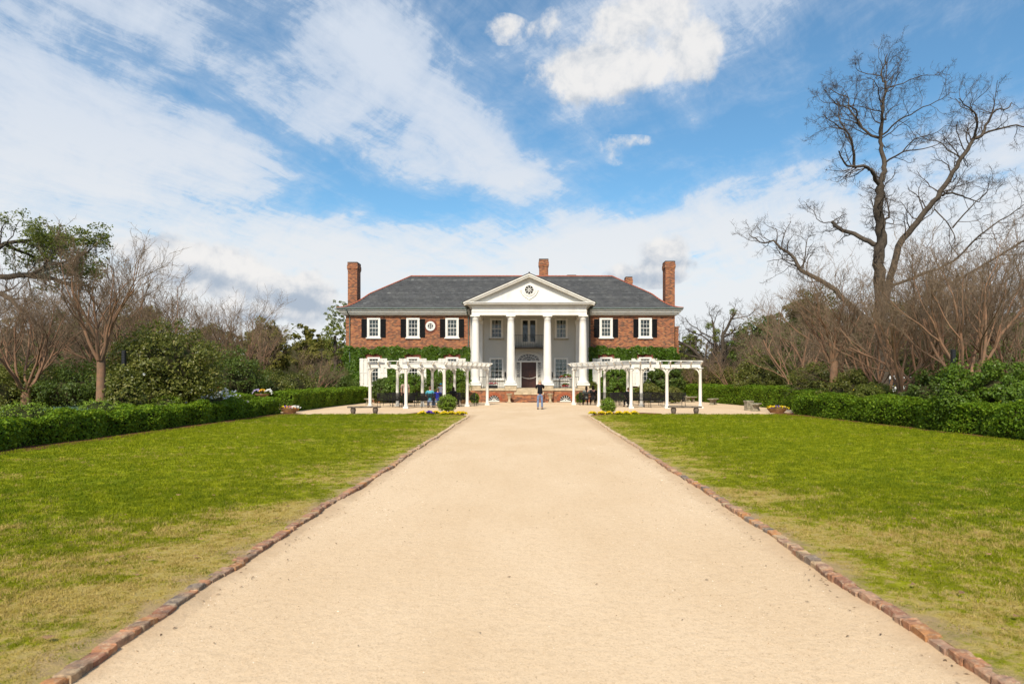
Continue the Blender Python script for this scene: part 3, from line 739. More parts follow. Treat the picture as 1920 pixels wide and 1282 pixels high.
hedge([(14.2, 35.6), (16.3, 36.4)], 1.5, 1.22, 'short square clipped hedge block between the two right hedges', 5, .065, 950, .04)
hedge([(-14.6, 35.2), (-16.6, 35.8)], 1.2, 1.0, 'short clipped hedge block behind the flower bowl on the left', 6, .065, 950, .04)

def bush(name, loc, r, label, cat, leafm, corem, seed, n=6000, size=.08, clumps=90, shell=.75, group=None, core=.66, clump_r=None, bottom=-.75, stem=None, flowers=None, lift=0, asp=.55, coremi=None):
    """leafy shrub on a few stems: an Empty with foliage and stems"""
    rng = np.random.RandomState(seed)
    E = empty(name, loc, 0, label, cat, group)
    fo = Fol(); cr = clump_r or .2*max(r); c = (0, 0, r[2]+lift)
    n = int(n*1.35) if size > .066 else n; size = size*1.22 if size > .066 else size
    C, Nn = crown_points(rng, c, r, clumps, max(4, n//clumps), cr, shell, bottom)
    k = C[:, 2] > .03; fo.leaves(C[k], size, rng, Nn[k], asp=asp)
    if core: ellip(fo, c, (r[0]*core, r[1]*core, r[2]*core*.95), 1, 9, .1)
    if flowers:
        fm, nf, fs = flowers; idx = rng.randint(0, len(C), nf); sel = C[idx]+nz_(Nn[idx])*.11; up = np.tile([0, -.5, 1.0], (nf, 1))
        fo.leaves(sel, fs, rng, up, 2, asp=.9); fo.leaves(sel+[0, -.02, .03], fs, rng, up, 2, asp=.9)
    fo.build('foliage', [leafm, corem]+([M[flowers[0]]] if flowers else []), E)
    if stem:
        b = MB(); ns, rad, sm = stem
        for i in range(ns):
            a = i*6.283/ns+rng.rand(); q = rng.uniform(.25, .6)
            b.tube([(.08*math.cos(a), .08*math.sin(a), -.03), (q*r[0]*.4*math.cos(a), q*r[1]*.4*math.sin(a), lift*.5+.3*r[2]), (q*r[0]*.9*math.cos(a), q*r[1]*.9*math.sin(a), lift+r[2]*1.0)], [rad, rad*.75, rad*.3], 6)
        b.build('stem', M[sm], E, smooth=True)
    return E
# ------------------------------------------------------------------ trees
def nz(v): return v/(np.linalg.norm(v, axis=-1, keepdims=True)+1e-9)
class Tubes:
    def __init__(s): s.V = []; s.Q = []; s.nv = 0
    def add(s, P, Rr, k):
        """P (B,n,3), Rr (B,n): B tapered tubes of n rings with k sides"""
        B, n, _ = P.shape
        if B == 0: return
        T = np.empty_like(P); T[:, 1:-1] = P[:, 2:]-P[:, :-2]; T[:, 0] = P[:, 1]-P[:, 0]; T[:, -1] = P[:, -1]-P[:, -2]; T = nz(T)
        m_ = nz(P[:, -1]-P[:, 0]); ref = np.where(np.abs(m_[:, 2:3]) < .9, np.array([[0, 0, 1.0]]), np.array([[1.0, 0, 0]]))[:, None, :]
        a = nz(np.cross(T, np.broadcast_to(ref, T.shape))); b = np.cross(T, a)
        th = np.arange(k)*2*np.pi/k
        ring = P[:, :, None, :]+(a[:, :, None, :]*np.cos(th)[:, None]+b[:, :, None, :]*np.sin(th)[:, None])*Rr[:, :, None, None]
        idx = np.arange(B*n*k).reshape(B, n, k)+s.nv
        q = np.stack([idx[:, :-1, :], np.roll(idx, -1, 2)[:, :-1, :], np.roll(idx, -1, 2)[:, 1:, :], idx[:, 1:, :]], -1).reshape(-1, 4)
        s.V.append(ring.reshape(-1, 3)); s.Q.append(q); s.nv += B*n*k
    def mesh(s, name, m): return mesh_np(name, np.concatenate(s.V), np.concatenate(s.Q), m, smooth=True)
def grow(rng, P0, D0, L0, R0, n, curl, up, taper=.45, droop=0):
    B = len(P0); P = np.zeros((B, n+1, 3)); P[:, 0] = P0; d_ = D0.copy()
    for i in range(n):
        d_ = nz(d_+rng.normal(0, curl, (B, 3))+np.array([0, 0, up-droop*(i/n)]))
        P[:, i+1] = P[:, i]+d_*(L0/n)[:, None]
    Rr = R0[:, None]*(1-(1-taper)*np.linspace(0, 1, n+1))
    return P, Rr
def spawn(rng, P, Rr, kids, t0, t1, ang, lf, Lp, rf, rmin=.003, az_even=True):
    B, n, _ = P.shape; m_ = B*kids
    bi = np.repeat(np.arange(B), kids); t = (t0+(t1-t0)*((np.tile(np.arange(kids), B)+rng.rand(m_))/kids))
    x = t*(n-1); i = np.minimum(x.astype(int), n-2); f = (x-i)[:, None]
    p = P[bi, i]*(1-f)+P[bi, i+1]*f; r_ = Rr[bi, i]*(1-f[:, 0])+Rr[bi, i+1]*f[:, 0]
    T = nz(P[bi, i+1]-P[bi, i]); q = rng.normal(size=(m_, 3)); q = nz(q-T*(q*T).sum(1, keepdims=True))
    A = R(1)*ang*(.7+.6*rng.rand(m_))[:, None]; d_ = T*np.cos(A)+q*np.sin(A)
    L = Lp[bi]*lf*(1-.45*t)*(.65+.7*rng.rand(m_)); return p, d_, L, np.maximum(r_*rf, rmin)
def bare(rng, stems, levels, trunkT, twigT, ksides=(8, 5, 3, 3, 3), nt=2):
    """stems: (P0,D0,L0,R0,n,curl,up,taper); levels: dicts. Fills Tubes; returns the last tips"""
    P, Rr = grow(rng, *stems[:4], **stems[4]); trunkT.add(P, Rr, ksides[0]); Lp = stems[2]; allt = [(P, Rr)]
    for li, lv in enumerate(levels):
        p, d_, L, r_ = spawn(rng, P, Rr, lv['kids'], lv.get('t0', .25), lv.get('t1', 1), lv['ang'], lv['lf'], Lp, lv.get('rf', .55), lv.get('rmin', .003))
        P, Rr = grow(rng, p, d_, L, r_, lv.get('n', 4), lv.get('curl', .15), lv.get('up', .05), lv.get('taper', .35), lv.get('droop', 0))
        (trunkT if li+1 < nt else twigT).add(P, Rr, ksides[min(li+1, len(ksides)-1)]); Lp = L; allt.append((P, Rr))
    return allt

def myrtle_mesh(seed, single=False, fan=.38, H=6.6, nst=7, dense=1.0, h0=2.1, tr=.15):
    rng = np.random.RandomState(seed); A, Bt = Tubes(), Tubes()
    a = np.arange(nst)*6.283/nst+rng.rand(nst)*.7
    base = .13 if not single else .05
    h0 = 0.0 if not single else h0
    if single:
        A.add(*grow(rng, np.array([[0, 0, -.05]]), np.array([[.02, 0, 1.0]]), np.array([h0+.12]), np.array([tr]), 5, .02, .1, .85), 10)
    P0 = np.stack([base*np.cos(a), base*np.sin(a), np.full(nst, h0-.03)], 1)
    D0 = nz(np.stack([fan*np.cos(a), fan*np.sin(a), np.full(nst, 1.0)], 1))
    allt = bare(rng, (P0, D0, np.full(nst, (H-h0)*.50)*(.8+.4*rng.rand(nst)), np.full(nst, .056), dict(n=8, curl=.11, up=.03, taper=.5)),
      [dict(kids=4, t0=.3, t1=1, ang=27, lf=.95, rf=.62, n=6, curl=.13, up=.07),
       dict(kids=5, t0=.2, t1=1, ang=28, lf=.72, rf=.55, n=5, curl=.15, up=.08, rmin=.0085),
       dict(kids=int(6*dense), t0=.15, t1=1, ang=32, lf=.62, rf=.6, n=4, curl=.18, up=.07, rmin=.0058),
       dict(kids=int(5*dense), t0=.15, t1=1, ang=36, lf=.50, rf=.7, n=3, curl=.2, up=.05, rmin=.0042)], A, Bt)
    ta = A.mesh('trunk', M['barkrust']); tb = Bt.mesh('twigs', M['twigtan'])
    # seed heads left on the tips
    return ta, tb
MY = [myrtle_mesh(11), myrtle_mesh(12, nst=6, fan=.5), myrtle_mesh(13, single=True, nst=6, fan=.42), myrtle_mesh(14, nst=8, fan=.33, dense=1.0), myrtle_mesh(15, single=True, nst=8, fan=.62, h0=1.15, tr=.2)]
for t_, b_ in MY: pass
def myrtle(x, D, top, var, label, rz=0, spread=1.0, name='crape_myrtle', cat='tree', group='bare crape myrtles round the lawn', gx=None):
    X = wx(x, D) if gx is None else gx; h = wz(top, D); s = h/6.6
    E = empty(name, (X, D, 0), rz, label, cat, group); E.scale = (s*spread, s*spread, s)
    link('trunk', MY[var][0], E); link('branches', MY[var][1], E); return E

# left of the path, front to back
myrtle(187, 25.5, 400, 2, 'rusty trunked bare crape myrtle standing behind the clipped mounds on the left', 1.1, .95)
myrtle(48, 28, 470, 4, 'bare crape myrtle nearest the left edge behind the low hedge', .4)
myrtle(-30, 30, 490, 0, 'bare pale crape myrtle half cut off by the left frame edge', 2.2)
myrtle(118, 36, 505, 3, 'greyish bare crape myrtle behind the rusty trunked one', 3.3, 1.05)
myrtle(270, 37, 470, 0, 'bare crape myrtle rising behind the big camellia bush', 5.0)
myrtle(345, 41, 480, 3, 'bare crape myrtle with upright twigs right of the big camellia bush', 2.6)
myrtle(412, 46, 510, 1, 'bare crape myrtle between camellia bush and dark domed evergreen', .9)
myrtle(470, 42, 545, 0, 'spreading bare crape myrtle in front of the dark domed evergreen', 4.1, 1.1)
myrtle(590, 49, 640, 1, 'low fan shaped bare crape myrtle beside the left end of the house', 1.9, 1.25)
# right of the path
myrtle(1692, 27.6, 470, 4, 'bare crape myrtle with forked rusty trunk behind the right hedge', .7, 1.05)
myrtle(1818, 24.6, 385, 4, 'large bare crape myrtle behind the black post on the right', 2.9, 1.05)
myrtle(1925, 26, 440, 1, 'bare crape myrtle at the right frame edge', 3.8)
myrtle(1559, 33.6, 468, 2, 'straight single trunked bare crape myrtle behind the right hedge corner', 5.5, 1.1)
myrtle(1500, 44, 520, 0, 'bare crape myrtle behind the large camellia on the right', 2.0, 1.0)
myrtle(1618, 38, 512, 3, 'bare crape myrtle under the tall bare pecan tree', 4.4, 1.0)
myrtle(1745, 36, 420, 1, 'tall bare crape myrtle between the pecan and the black post', 1.3)
myrtle(1870, 34, 400, 0, 'thick bare crape myrtle well behind the rose bushes', .2)
myrtle(1378, 57, 618, 1, 'small pale bare crape myrtle beside the pergola end', 3.0, .9)
myrtle(1322, 66, 645, 3, 'low twiggy bare crape myrtle behind the court hedge', 3.5, 1.1)

myrtle(1660, 33, 470, 3, 'bare crape myrtle directly in front of the pecan trunk', 1.7, 1.1)
myrtle(1770, 31, 430, 0, 'bare crape myrtle just left of the right black post, set back', 3.9, 1.1)
myrtle(1450, 52, 560, 3, 'bare crape myrtle rising over the large camellia and court hedge', .6, 1.1)
myrtle(230, 33, 480, 3, 'bare crape myrtle directly behind the left black post', 2.9, 1.1)
# the tall pecan: main limbs set out one by one, smaller wood grown from them
def pecan():
    D = 52.0; rng = np.random.RandomState(4)
    E = empty('pecan_tree', (wx(1652, D), D, 0), 0, 'very tall bare pecan tree towering over the right side garden', 'tree')
    ex, ey = E.location.x, D
    def pt(zx, zy, dy): 
        x = 1420+zx/2.564; y = 60+zy/2.564; return (wx(x, D)-ex, dy, wz(y, D))
    limbs = [  # points (x, y, depth offset) with radius start/end
     ([(600, 1735, 0), (598, 1500, 0), (592, 1280, 0), (590, 1150, .2), (602, 1040, .3), (600, 950, .2), (585, 860, 0), (580, 780, -.2), (578, 740, -.3)], .52, .29),
     ([(610, 1300, 0), (625, 1180, -.4), (650, 1040, -1), (700, 960, -1.4), (745, 890, -1.7), (790, 830, -2), (840, 745, -2.2), (880, 670, -2.4), (915, 615, -2.4), (938, 570, -2.4)], .29, .12),
     ([(938, 570, -2.4), (975, 552, -2.2), (1003, 535, -2), (1020, 495, -1.8), (1045, 465, -1.6), (1080, 420, -1.2), (1112, 398, -1), (1170, 385, -.6), (1215, 345, -.2)], .14, .035),
     ([(1003, 535, -2), (1060, 520, -2.4), (1110, 520, -3), (1160, 545, -3.4), (1200, 532, -3.8), (1250, 505, -4.2)], .085, .022),
     ([(938, 570, -2.4), (932, 525, -3), (900, 497, -3.6), (870, 470, -4), (815, 455, -4.4), (770, 450, -5)], .10, .025),
     ([(932, 525, -3), (925, 470, -3), (880, 420, -2.5), (870, 370, -2)], .055, .02),
     ([(815, 820, -2), (860, 796, -1.4), (960, 800, -.6), (1030, 806, 0), (1092, 805, .6), (1140, 760, 1.2)], .095, .02),
     ([(890, 655, -2.4), (862, 600, -1.4), (850, 545, -.8), (800, 520, -.2), (770, 470, .3)], .06, .018),
     ([(578, 740, -.3), (598, 690, -.2), (612, 635, 0), (603, 560, .2), (600, 500, .2), (598, 430, 0), (601, 350, 0), (618, 290, .1), (618, 240, .2), (602, 205, .2), (625, 140, .4), (640, 95, .5)], .22, .03),
     ([(600, 505, .2), (575, 480, .8), (545, 430, 1.3), (520, 370, 1.7), (502, 320, 2), (500, 260, 2.2), (455, 235, 2.4), (415, 200, 2.6)], .12, .025),
     ([(535, 425, 1.3), (490, 415, .4), (465, 385, -.3), (400, 380, -1), (345, 398, -1.6), (290, 375, -2.2), (250, 345, -2.6)], .08, .018),
     ([(502, 320, 2), (470, 275, 2.8), (430, 255, 3.4), (405, 220, 4)], .05, .016),
     ([(600, 345, 0), (550, 335, -1), (510, 305, -2), (440, 290, -2.6)], .06, .018),
     ([(603, 415, 0), (650, 398, 1), (682, 345, 1.8), (735, 300, 2.4), (790, 270, 3)], .065, .018),
     ([(606, 492, .1), (650, 450, -1), (700, 425, -1.8), (765, 400, -2.6), (810, 372, -3)], .07, .018),
     ([(618, 270, .1), (680, 262, -.6), (740, 250, -1.4), (790, 262, -2)], .05, .015),
     ([(602, 205, .2), (560, 180, .8), (520, 150, 1.2), (515, 110, 1.4)], .045, .014),
     ([(618, 240, .2), (665, 205, .8), (700, 170, 1.2), (745, 150, 1.6)], .04, .014),
     ([(614, 630, 0), (660, 600, -1.2), (720, 605, -2), (775, 595, -2.8)], .08, .02),
     ([(660, 600, -1.2), (690, 555, -1.8), (755, 545, -2.4), (790, 520, -3)], .05, .015),
     ([(580, 742, -.3), (530, 708, -1), (490, 690, -1.5), (450, 683, -1.9), (400, 692, -2.3), (360, 695, -2.6), (322, 665, -2.9), (300, 640, -3.2)], .17, .04),
     ([(395, 690, -2.3), (378, 620, -2.8), (350, 575, -3.2), (325, 550, -3.4), (285, 545, -3.8), (240, 530, -4.2), (190, 510, -4.6)], .11, .02),
     ([(325, 550, -3.4), (310, 500, -3), (318, 455, -2.6), (345, 420, -2)], .06, .018),
     ([(378, 620, -2.8), (380, 540, -1.6), (385, 470, -1), (370, 420, -.6)], .045, .015),
     ([(580, 1020, .2), (550, 985, 1), (500, 935, 2), (455, 895, 2.8), (445, 870, 3)], .20, .13),
     ([(445, 872, 3), (400, 860, 3.6), (370, 800, 4), (330, 740, 4.4)], .05, .012),
     ([(605, 935, .2), (655, 885, 1.2), (700, 850, 2), (708, 790, 2.4), (700, 725, 2.8), (690, 650, 3)], .11, .022),
     ([(600, 880, .2), (640, 820, 1.4), (610, 760, 2)], .05, .015),
     ([(560, 1400, .4), (470, 1290, 1.4), (400, 1200, 2.2), (290, 1115, 3), (268, 1050, 3.4), (215, 1000, 3.8), (170, 955, 4.2), (110, 950, 4.6), (60, 900, 5)], .26, .03),
     ([(280, 1100, 3), (220, 1100, 2), (160, 1090, 1), (130, 1060, .4)], .08, .02),
     ([(290, 1110, 3), (330, 1030, 4), (370, 930, 5), (430, 900, 5.6)], .06, .018),
     ([(585, 1230, 0), (545, 1130, -.6), (540, 1060, -1)], .17, .08),
     ([(640, 1220, -.4), (740, 1180, -2), (830, 1130, -3), (900, 1030, -4), (985, 960, -5), (1050, 900, -5.6)], .12, .02),
     ([(790, 880, -1.7), (820, 985, -3), (815, 1060, -3.4)], .05, .03),
     ([(820, 985, -3), (870, 905, -3.8), (920, 850, -4.4), (905, 790, -5)], .06, .015),
     ([(700, 1300, -1), (900, 1200, -2), (1050, 1100, -3), (1160, 1010, -4), (1280, 930, -5), (1330, 900, -6)], .12, .02)]
    A, Bt, Tw = Tubes(), Tubes(), Tubes(); PP = []
    for pts, r0, r1 in limbs:
        # resample smooth with slight crookedness
        q = np.array([pt(*p) for p in pts]); t = np.linspace(0, len(q)-1, (len(q)-1)*3+1); i = np.minimum(t.astype(int), len(q)-2); f = t-i
        pm = q[np.maximum(i-1, 0)]; p0 = q[i]; p1 = q[i+1]; p2 = q[np.minimum(i+2, len(q)-1)]; f = f[:, None]
        c = .5*((2*p0)+(p1-pm)*f+(2*pm-5*p0+4*p1-p2)*f**2+(3*p0-pm-3*p1+p2)*f**3)
        c[1:-1] += rng.normal(0, .03+r0*.05, (len(c)-2, 3)); rr = r0+(r1-r0)*np.linspace(0, 1, len(c))**.8
        A.add(c[None], rr[None], 10 if r0 > .1 else 7)
        Ltot = np.linalg.norm(np.diff(c, axis=0), axis=1).sum(); PP.append((c, rr, Ltot, r0))
    tips = []
    for c, rr, Lt, r0 in PP:
        n = len(c); start = .55 if r0 >= .35 else (.25 if r0 > .12 else .12)
        kids = max(4, int(Lt*(1.4 if r0 < .3 else .75)))
        Ls = np.array([min(6.5, Lt)]) if r0 < .3 else np.array([5.0])
        P = c[None]; Rr = rr[None]
        p, d_, L, r_ = spawn(rng, P, Rr, kids, start, 1, 58, .62, Ls, .5, .018); L = np.clip(L, .9, 2.4); r_ = np.clip(r_, .018, .05)
        P1, R1 = grow(rng, p, d_, L, r_, 8, .24, .06, .35); Bt.add(P1, R1, 5); L1 = L
        # the limb's own tip carries on
        for kids_, lf, ang, rmin, nn_, cu in ((5, .58, 48, .0105, 6, .28), (4, .60, 46, .0075, 5, .3), (3, .58, 44, .006, 3, .3)):
            p, d_, L, r_ = spawn(rng, P1, R1, kids_, .2, 1, ang, lf, L1, .6, rmin); L = np.maximum(L, .22)
            P1, R1 = grow(rng, p, d_, L, r_, nn_, cu, .07, .5); L1 = L; Tw.add(P1, R1, 3)
    link('trunk', A.mesh('trunk', M['barkgrey']), E); link('branches', Bt.mesh('branches', M['twiggrey']), E); link('twigs', Tw.mesh('twigs', M['twiggrey']), E)
    # root flare
    return E
pecan()

def bare_tree(name, x, D, top, label, seed, trunk=.35, nst=3, fan=.35, barkm='barkgrey', twigm='twiggrey', green=0, group=None, dense=1.0, h0=1.5):
    rng = np.random.RandomState(seed); H = wz(top, D); E = empty(name, (wx(x, D), D, 0), 0, label, 'tree', group)
    A, Bt = Tubes(), Tubes()
    A.add(*grow(rng, np.array([[0, 0, -.1]]), np.array([[0., 0, 1]]), np.array([h0+.3]), np.array([trunk*1.15]), 4, .03, .1, .85), 10)
    a = np.arange(nst)*6.283/nst+.4; P0 = np.stack([0*a, 0*a, np.full(nst, h0)], 1); D0 = nz(np.stack([fan*np.cos(a), fan*np.sin(a), np.ones(nst)], 1))
    allt = bare(rng, (P0, D0, np.full(nst, (H-h0)*.62)*(.8+.4*rng.rand(nst)), np.full(nst, trunk*.7), dict(n=9, curl=.16, up=.05, taper=.3)),
      [dict(kids=7, t0=.2, ang=48, lf=.62, rf=.5, n=7, curl=.22, up=.07, rmin=.03), dict(kids=6, t0=.2, ang=46, lf=.6, rf=.5, n=6, curl=.25, up=.05, rmin=.016),
       dict(kids=int(6*dense), t0=.15, ang=46, lf=.58, rf=.5, n=4, curl=.27, up=.04, rmin=.010), dict(kids=int(5*dense), t0=.15, ang=44, lf=.55, rf=.6, n=3, curl=.28, up=.03, rmin=.007)], A, Bt)
    link('trunk', A.mesh('trunk', M[barkm]), E); link('branches', Bt.mesh('branches', M[twigm]), E)
    if green:
        fo = Fol(); P = allt[2][0].reshape(-1, 3); sel = P[rng.randint(0, len(P), green)]
        for s_ in sel:
            q = rng.normal(size=(220, 3)); q = nz(q)*rng.rand(220, 1)**.4*.45; fo.leaves(s_+q, .16, rng, q)
        fo.build('mistletoe', [M['lightleaf']], E)
    return E
bare_tree('bare_tree', 1338, 76, 522, 'distant bare tree with green mistletoe clumps right of the house', 21, .5, 4, .55, green=9)
bare_tree('bare_tree', 1330, 92, 600, 'farther bare tree seen low behind the house corner', 26, .3, 3, .6)
bare_tree('bare_tree', 20, 62, 470, 'grey bare tree far behind the oak at the left edge', 22, .4, 4, .5, 'barkgrey', 'twigtan')
bare_tree('bare_tree', 210, 66, 520, 'grey bare tree far behind the rusty crape myrtle', 23, .4, 4, .5, 'barkgrey', 'twigtan')
bare_tree('bare_tree', 1560, 80, 540, 'grey bare tree far behind the dark evergreens on the right', 24, .4, 4, .5, 'barkgrey', 'twigtan')
bare_tree('bare_tree', 1800, 60, 440, 'grey bare tree deep behind the right hand crape myrtles', 25, .4, 5, .5, 'barkgrey', 'twigtan', dense=1.2)
bare_tree('bare_tree', 1930, 55, 420, 'grey bare tree beyond the right frame edge shrubs', 27, .4, 5, .5, 'barkgrey', 'twigtan')

# live oak on the far left: heavy crooked limbs, tufted crown, hanging moss
def oak():
    D = 36.0; rng = np.random.RandomState(9); X0 = wx(-70, D)
    E = empty('live_oak', (X0, D, 0), 0, 'big live oak with hanging moss reaching in from the left edge', 'tree')
    def pt(x, y, dy): return (wx(x, D)-X0, dy, wz(y, D))
    limbs = [([(-70, 790, 0), (-72, 700, 0), (-66, 620, 0), (-60, 560, 0)], .55, .4),
     ([(-64, 600, 0), (-30, 560, -.4), (10, 548, -.8), (45, 562, -1), (85, 590, -1.2)], .22, .06),
     ([(-60, 570, 0), (-20, 520, .5), (25, 510, 1), (70, 518, 1.4), (110, 528, 1.6), (135, 530, 2)], .20, .04),
     ([(25, 510, 1), (60, 505, .6), (85, 488, .2), (105, 478, -.2), (120, 464, -.6)], .10, .03),
     ([(60, 508, .6), (66, 490, 1.2), (100, 470, 2), (120, 440, 2.6)], .08, .02),
     ([(-60, 560, 0), (-50, 500, 0), (-20, 450, 1), (20, 440, 1.6), (50, 430, 2)], .18, .04), ([(-50, 500, 0), (-40, 430, -1), (-15, 415, -1.4), (5, 418, -1.6), (15, 412, -1.8), (20, 398, -1.9), (28, 384, -2)], .12, .03),
     ([(-60, 560, 0), (-100, 480, 0), (-150, 430, 0)], .25, .06), ([(-20, 450, 1), (10, 470, 2.5), (40, 480, 4)], .1, .03)]
    A, Bt = Tubes(), Tubes(); fo = Fol(); mo = Fol(); tips = []
    for li, (pts, r0, r1) in enumerate(limbs):
        q = np.array([pt(*p) for p in pts]); t = np.linspace(0, len(q)-1, (len(q)-1)*3+1)
        c = np.stack([np.interp(t, np.arange(len(q)), q[:, i]) for i in range(3)], 1); c[1:-1] += rng.normal(0, .05, (len(c)-2, 3))
        rr = np.linspace(r0, r1, len(c)); A.add(c[None], rr[None], 9)
        if li == 0: continue
        kids = 16 if li not in (6,) else 6
        p, d_, L, r_ = spawn(rng, c[None], rr[None], kids, .3, 1, 55, .5, np.array([3.6 if li != 6 else 1.1]), .4, .02)
        P1, R1 = grow(rng, p, d_, L, r_, 5, .25, .16, .4); Bt.add(P1, R1, 4)
        p, d_, L, r_ = spawn(rng, P1, R1, 5, .3, 1, 45, .6, L, .5, .008); P2, R2 = grow(rng, p, d_, L, r_, 3, .2, .1, .5); Bt.add(P2, R2, 3)
        if li not in (1,):
            cc = P2[:, -1]; cc = cc[rng.rand(len(cc)) < (.85 if li != 6 else .6)]
            for s_ in cc:
                m_ = 34; q2 = nz(rng.normal(size=(m_, 3)))*(.12+.24*rng.rand(m_, 1)); fo.leaves(s_+q2*np.array([1.2, 1.2, .7]), .13, rng, q2+np.array([0, 0, .5]))
        # moss strands under the limbs
        for j in range(int(26)):
            k = rng.randint(2, len(c)); s0 = c[k]+rng.normal(0, .25, 3)*np.array([1, 1, .2]); l_ = rng.uniform(.3, 1.1); m_ = 60
            tt = rng.rand(m_, 1); mo.leaves(s0+np.array([0, 0, -1])*tt*l_+rng.normal(0, .05, (m_, 3))*(1-tt*.5), .10, rng, None, asp=.25)
    link('trunk', A.mesh('trunk', M['barkgrey']), E); link('branches', Bt.mesh('branches', M['twiggrey']), E)
    fo.build('foliage', [M['oakleaf']], E); tag(mo.build('hanging_moss', [M['moss']], E))
oak()

def leafy_tree(name, x, D, top, half, label, m_, seed, n=14000, size=.22, lowest=.8, clumps=150, crown=None, group=None, shell=.55, cr=.20, core=.6, cm='camcore', flat=.9, trunk=.25):
    """evergreen: trunk with limbs into an uneven crown; half = half crown width in picture units"""
    rng = np.random.RandomState(seed); H = wz(top, D); rw = half*D/F; rh = (H-lowest)/2
    E = empty(name, (wx(x, D), D, 0), 0, label, 'tree', group)
    A = Tubes(); ns = 7
    A.add(*grow(rng, np.array([[0, 0, -.1]]), np.array([[0., 0, 1]]), np.array([lowest+rh]), np.array([trunk]), 5, .05, .1, .6), 8)
    a = rng.rand(ns)*6.283; P0 = np.stack([0*a, 0*a, lowest*.6+rng.rand(ns)*rh*.9], 1); D0 = nz(np.stack([np.cos(a), np.sin(a), .5+rng.rand(ns)], 1))
    A.add(*grow(rng, P0, D0, np.full(ns, rw*.9), np.full(ns, trunk*.45), 6, .12, .05, .25), 6)
    link('trunk', A.mesh('trunk', M['barkgrey']), E)
    fo = Fol(); C, Nn = crown_points(rng, (0, 0, lowest+rh), (rw, rw*.9, rh), clumps, n//clumps, cr*rw, shell, -1.0, flat)
    k = C[:, 2] > .2; fo.leaves(C[k], size, rng, Nn[k])
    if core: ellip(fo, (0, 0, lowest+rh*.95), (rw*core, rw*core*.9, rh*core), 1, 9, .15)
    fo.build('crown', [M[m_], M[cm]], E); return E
leafy_tree('evergreen_tree', 497, 74, 598, 44, 'dark dome shaped evergreen tree with olive tint left of the house', 'olive', 31, 15000, .26, .6, 170, cr=.18)
leafy_tree('evergreen_tree', 575, 84, 604, 26, 'small ragged evergreen far away between the dome and the house', 'olive', 32, 5000, .3, 1.5, 60, core=.3)
leafy_tree('evergreen_tree', 632, 72, 556, 30, 'light green open crowned tree just left of the house', 'lightleaf', 33, 4800, .17, 2.5, 150, core=0, shell=.25, cr=.13)
leafy_tree('evergreen_tree', 600, 78, 640, 40, 'olive evergreen mass below the light green tree', 'olive', 34, 8000, .28, .3, 90)
leafy_tree('evergreen_tree', 265, 60, 580, 70, 'broad olive evergreen behind the big camellia bush', 'olive', 35, 16000, .26, .4, 160)
leafy_tree('evergreen_tree', 400, 66, 612, 52, 'mid sized olive evergreen between camellia and dome', 'olive', 36, 11000, .26, .4, 120)
leafy_tree('evergreen_tree', 130, 52, 580, 60, 'dark evergreen behind the leftmost crape myrtles', 'darkleaf', 37, 12000, .22, .4, 120)
leafy_tree('evergreen_tree', 1440, 60, 592, 62, 'dark rounded evergreen behind the camellia on the right', 'darkleaf', 41, 18000, .22, .3, 190, cr=.17, core=.8)
leafy_tree('evergreen_tree', 1520, 66, 548, 66, 'taller dark evergreen beyond the straight trunked crape myrtle', 'olive', 42, 18000, .24, .3, 190, cr=.17, core=.78)
leafy_tree('evergreen_tree', 1600, 58, 600, 60, 'dark evergreen under the pecan tree', 'darkleaf', 43, 15000, .22, .3, 160, core=.78)
leafy_tree('evergreen_tree', 1372, 84, 640, 40, 'low far evergreen between the bare tree and the dark dome', 'olive', 44, 7000, .26, .3, 80)
leafy_tree('evergreen_tree', 1296, 80, 618, 20, 'small bright evergreen peeping out behind the house corner', 'lightleaf', 45, 3500, .22, .3, 50)
leafy_tree('evergreen_tree', 1760, 50, 610, 60, 'dark evergreen behind the black post on the right', 'darkleaf', 46, 12000, .22, .3, 120)
leafy_tree('evergreen_tree', 1900, 46, 600, 60, 'dark evergreen far right behind the rose bushes', 'darkleaf', 47, 12000, .22, .3, 120)
leafy_tree('evergreen_tree', 1690, 70, 560, 60, 'olive evergreen seen through the crape myrtle twigs on the right', 'olive', 48, 12000, .26, .3, 120)

# far woods closing the horizon
def woods():
    rng = np.random.RandomState(77); fo = Fol()
    for i in range(150):
        a = rng.uniform(-1.15, 1.15); rr = rng.uniform(108, 150); x, y = rr*math.sin(a), rr*math.cos(a)
        if abs(x) < 20 and y < 120: continue
        h = rng.uniform(4.5, 9.5); wdt = rng.uniform(4, 8)
        C, Nn = crown_points(rng, (x, y, h*.5), (wdt, wdt*.7, h*.55), 18, 22, .3*wdt, .5, -.6)
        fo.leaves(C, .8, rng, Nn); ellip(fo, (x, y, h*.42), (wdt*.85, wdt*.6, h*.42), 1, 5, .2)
    tag(fo.build('far_woods', [M['olive'], M['camcore']]), kind='stuff')
woods()

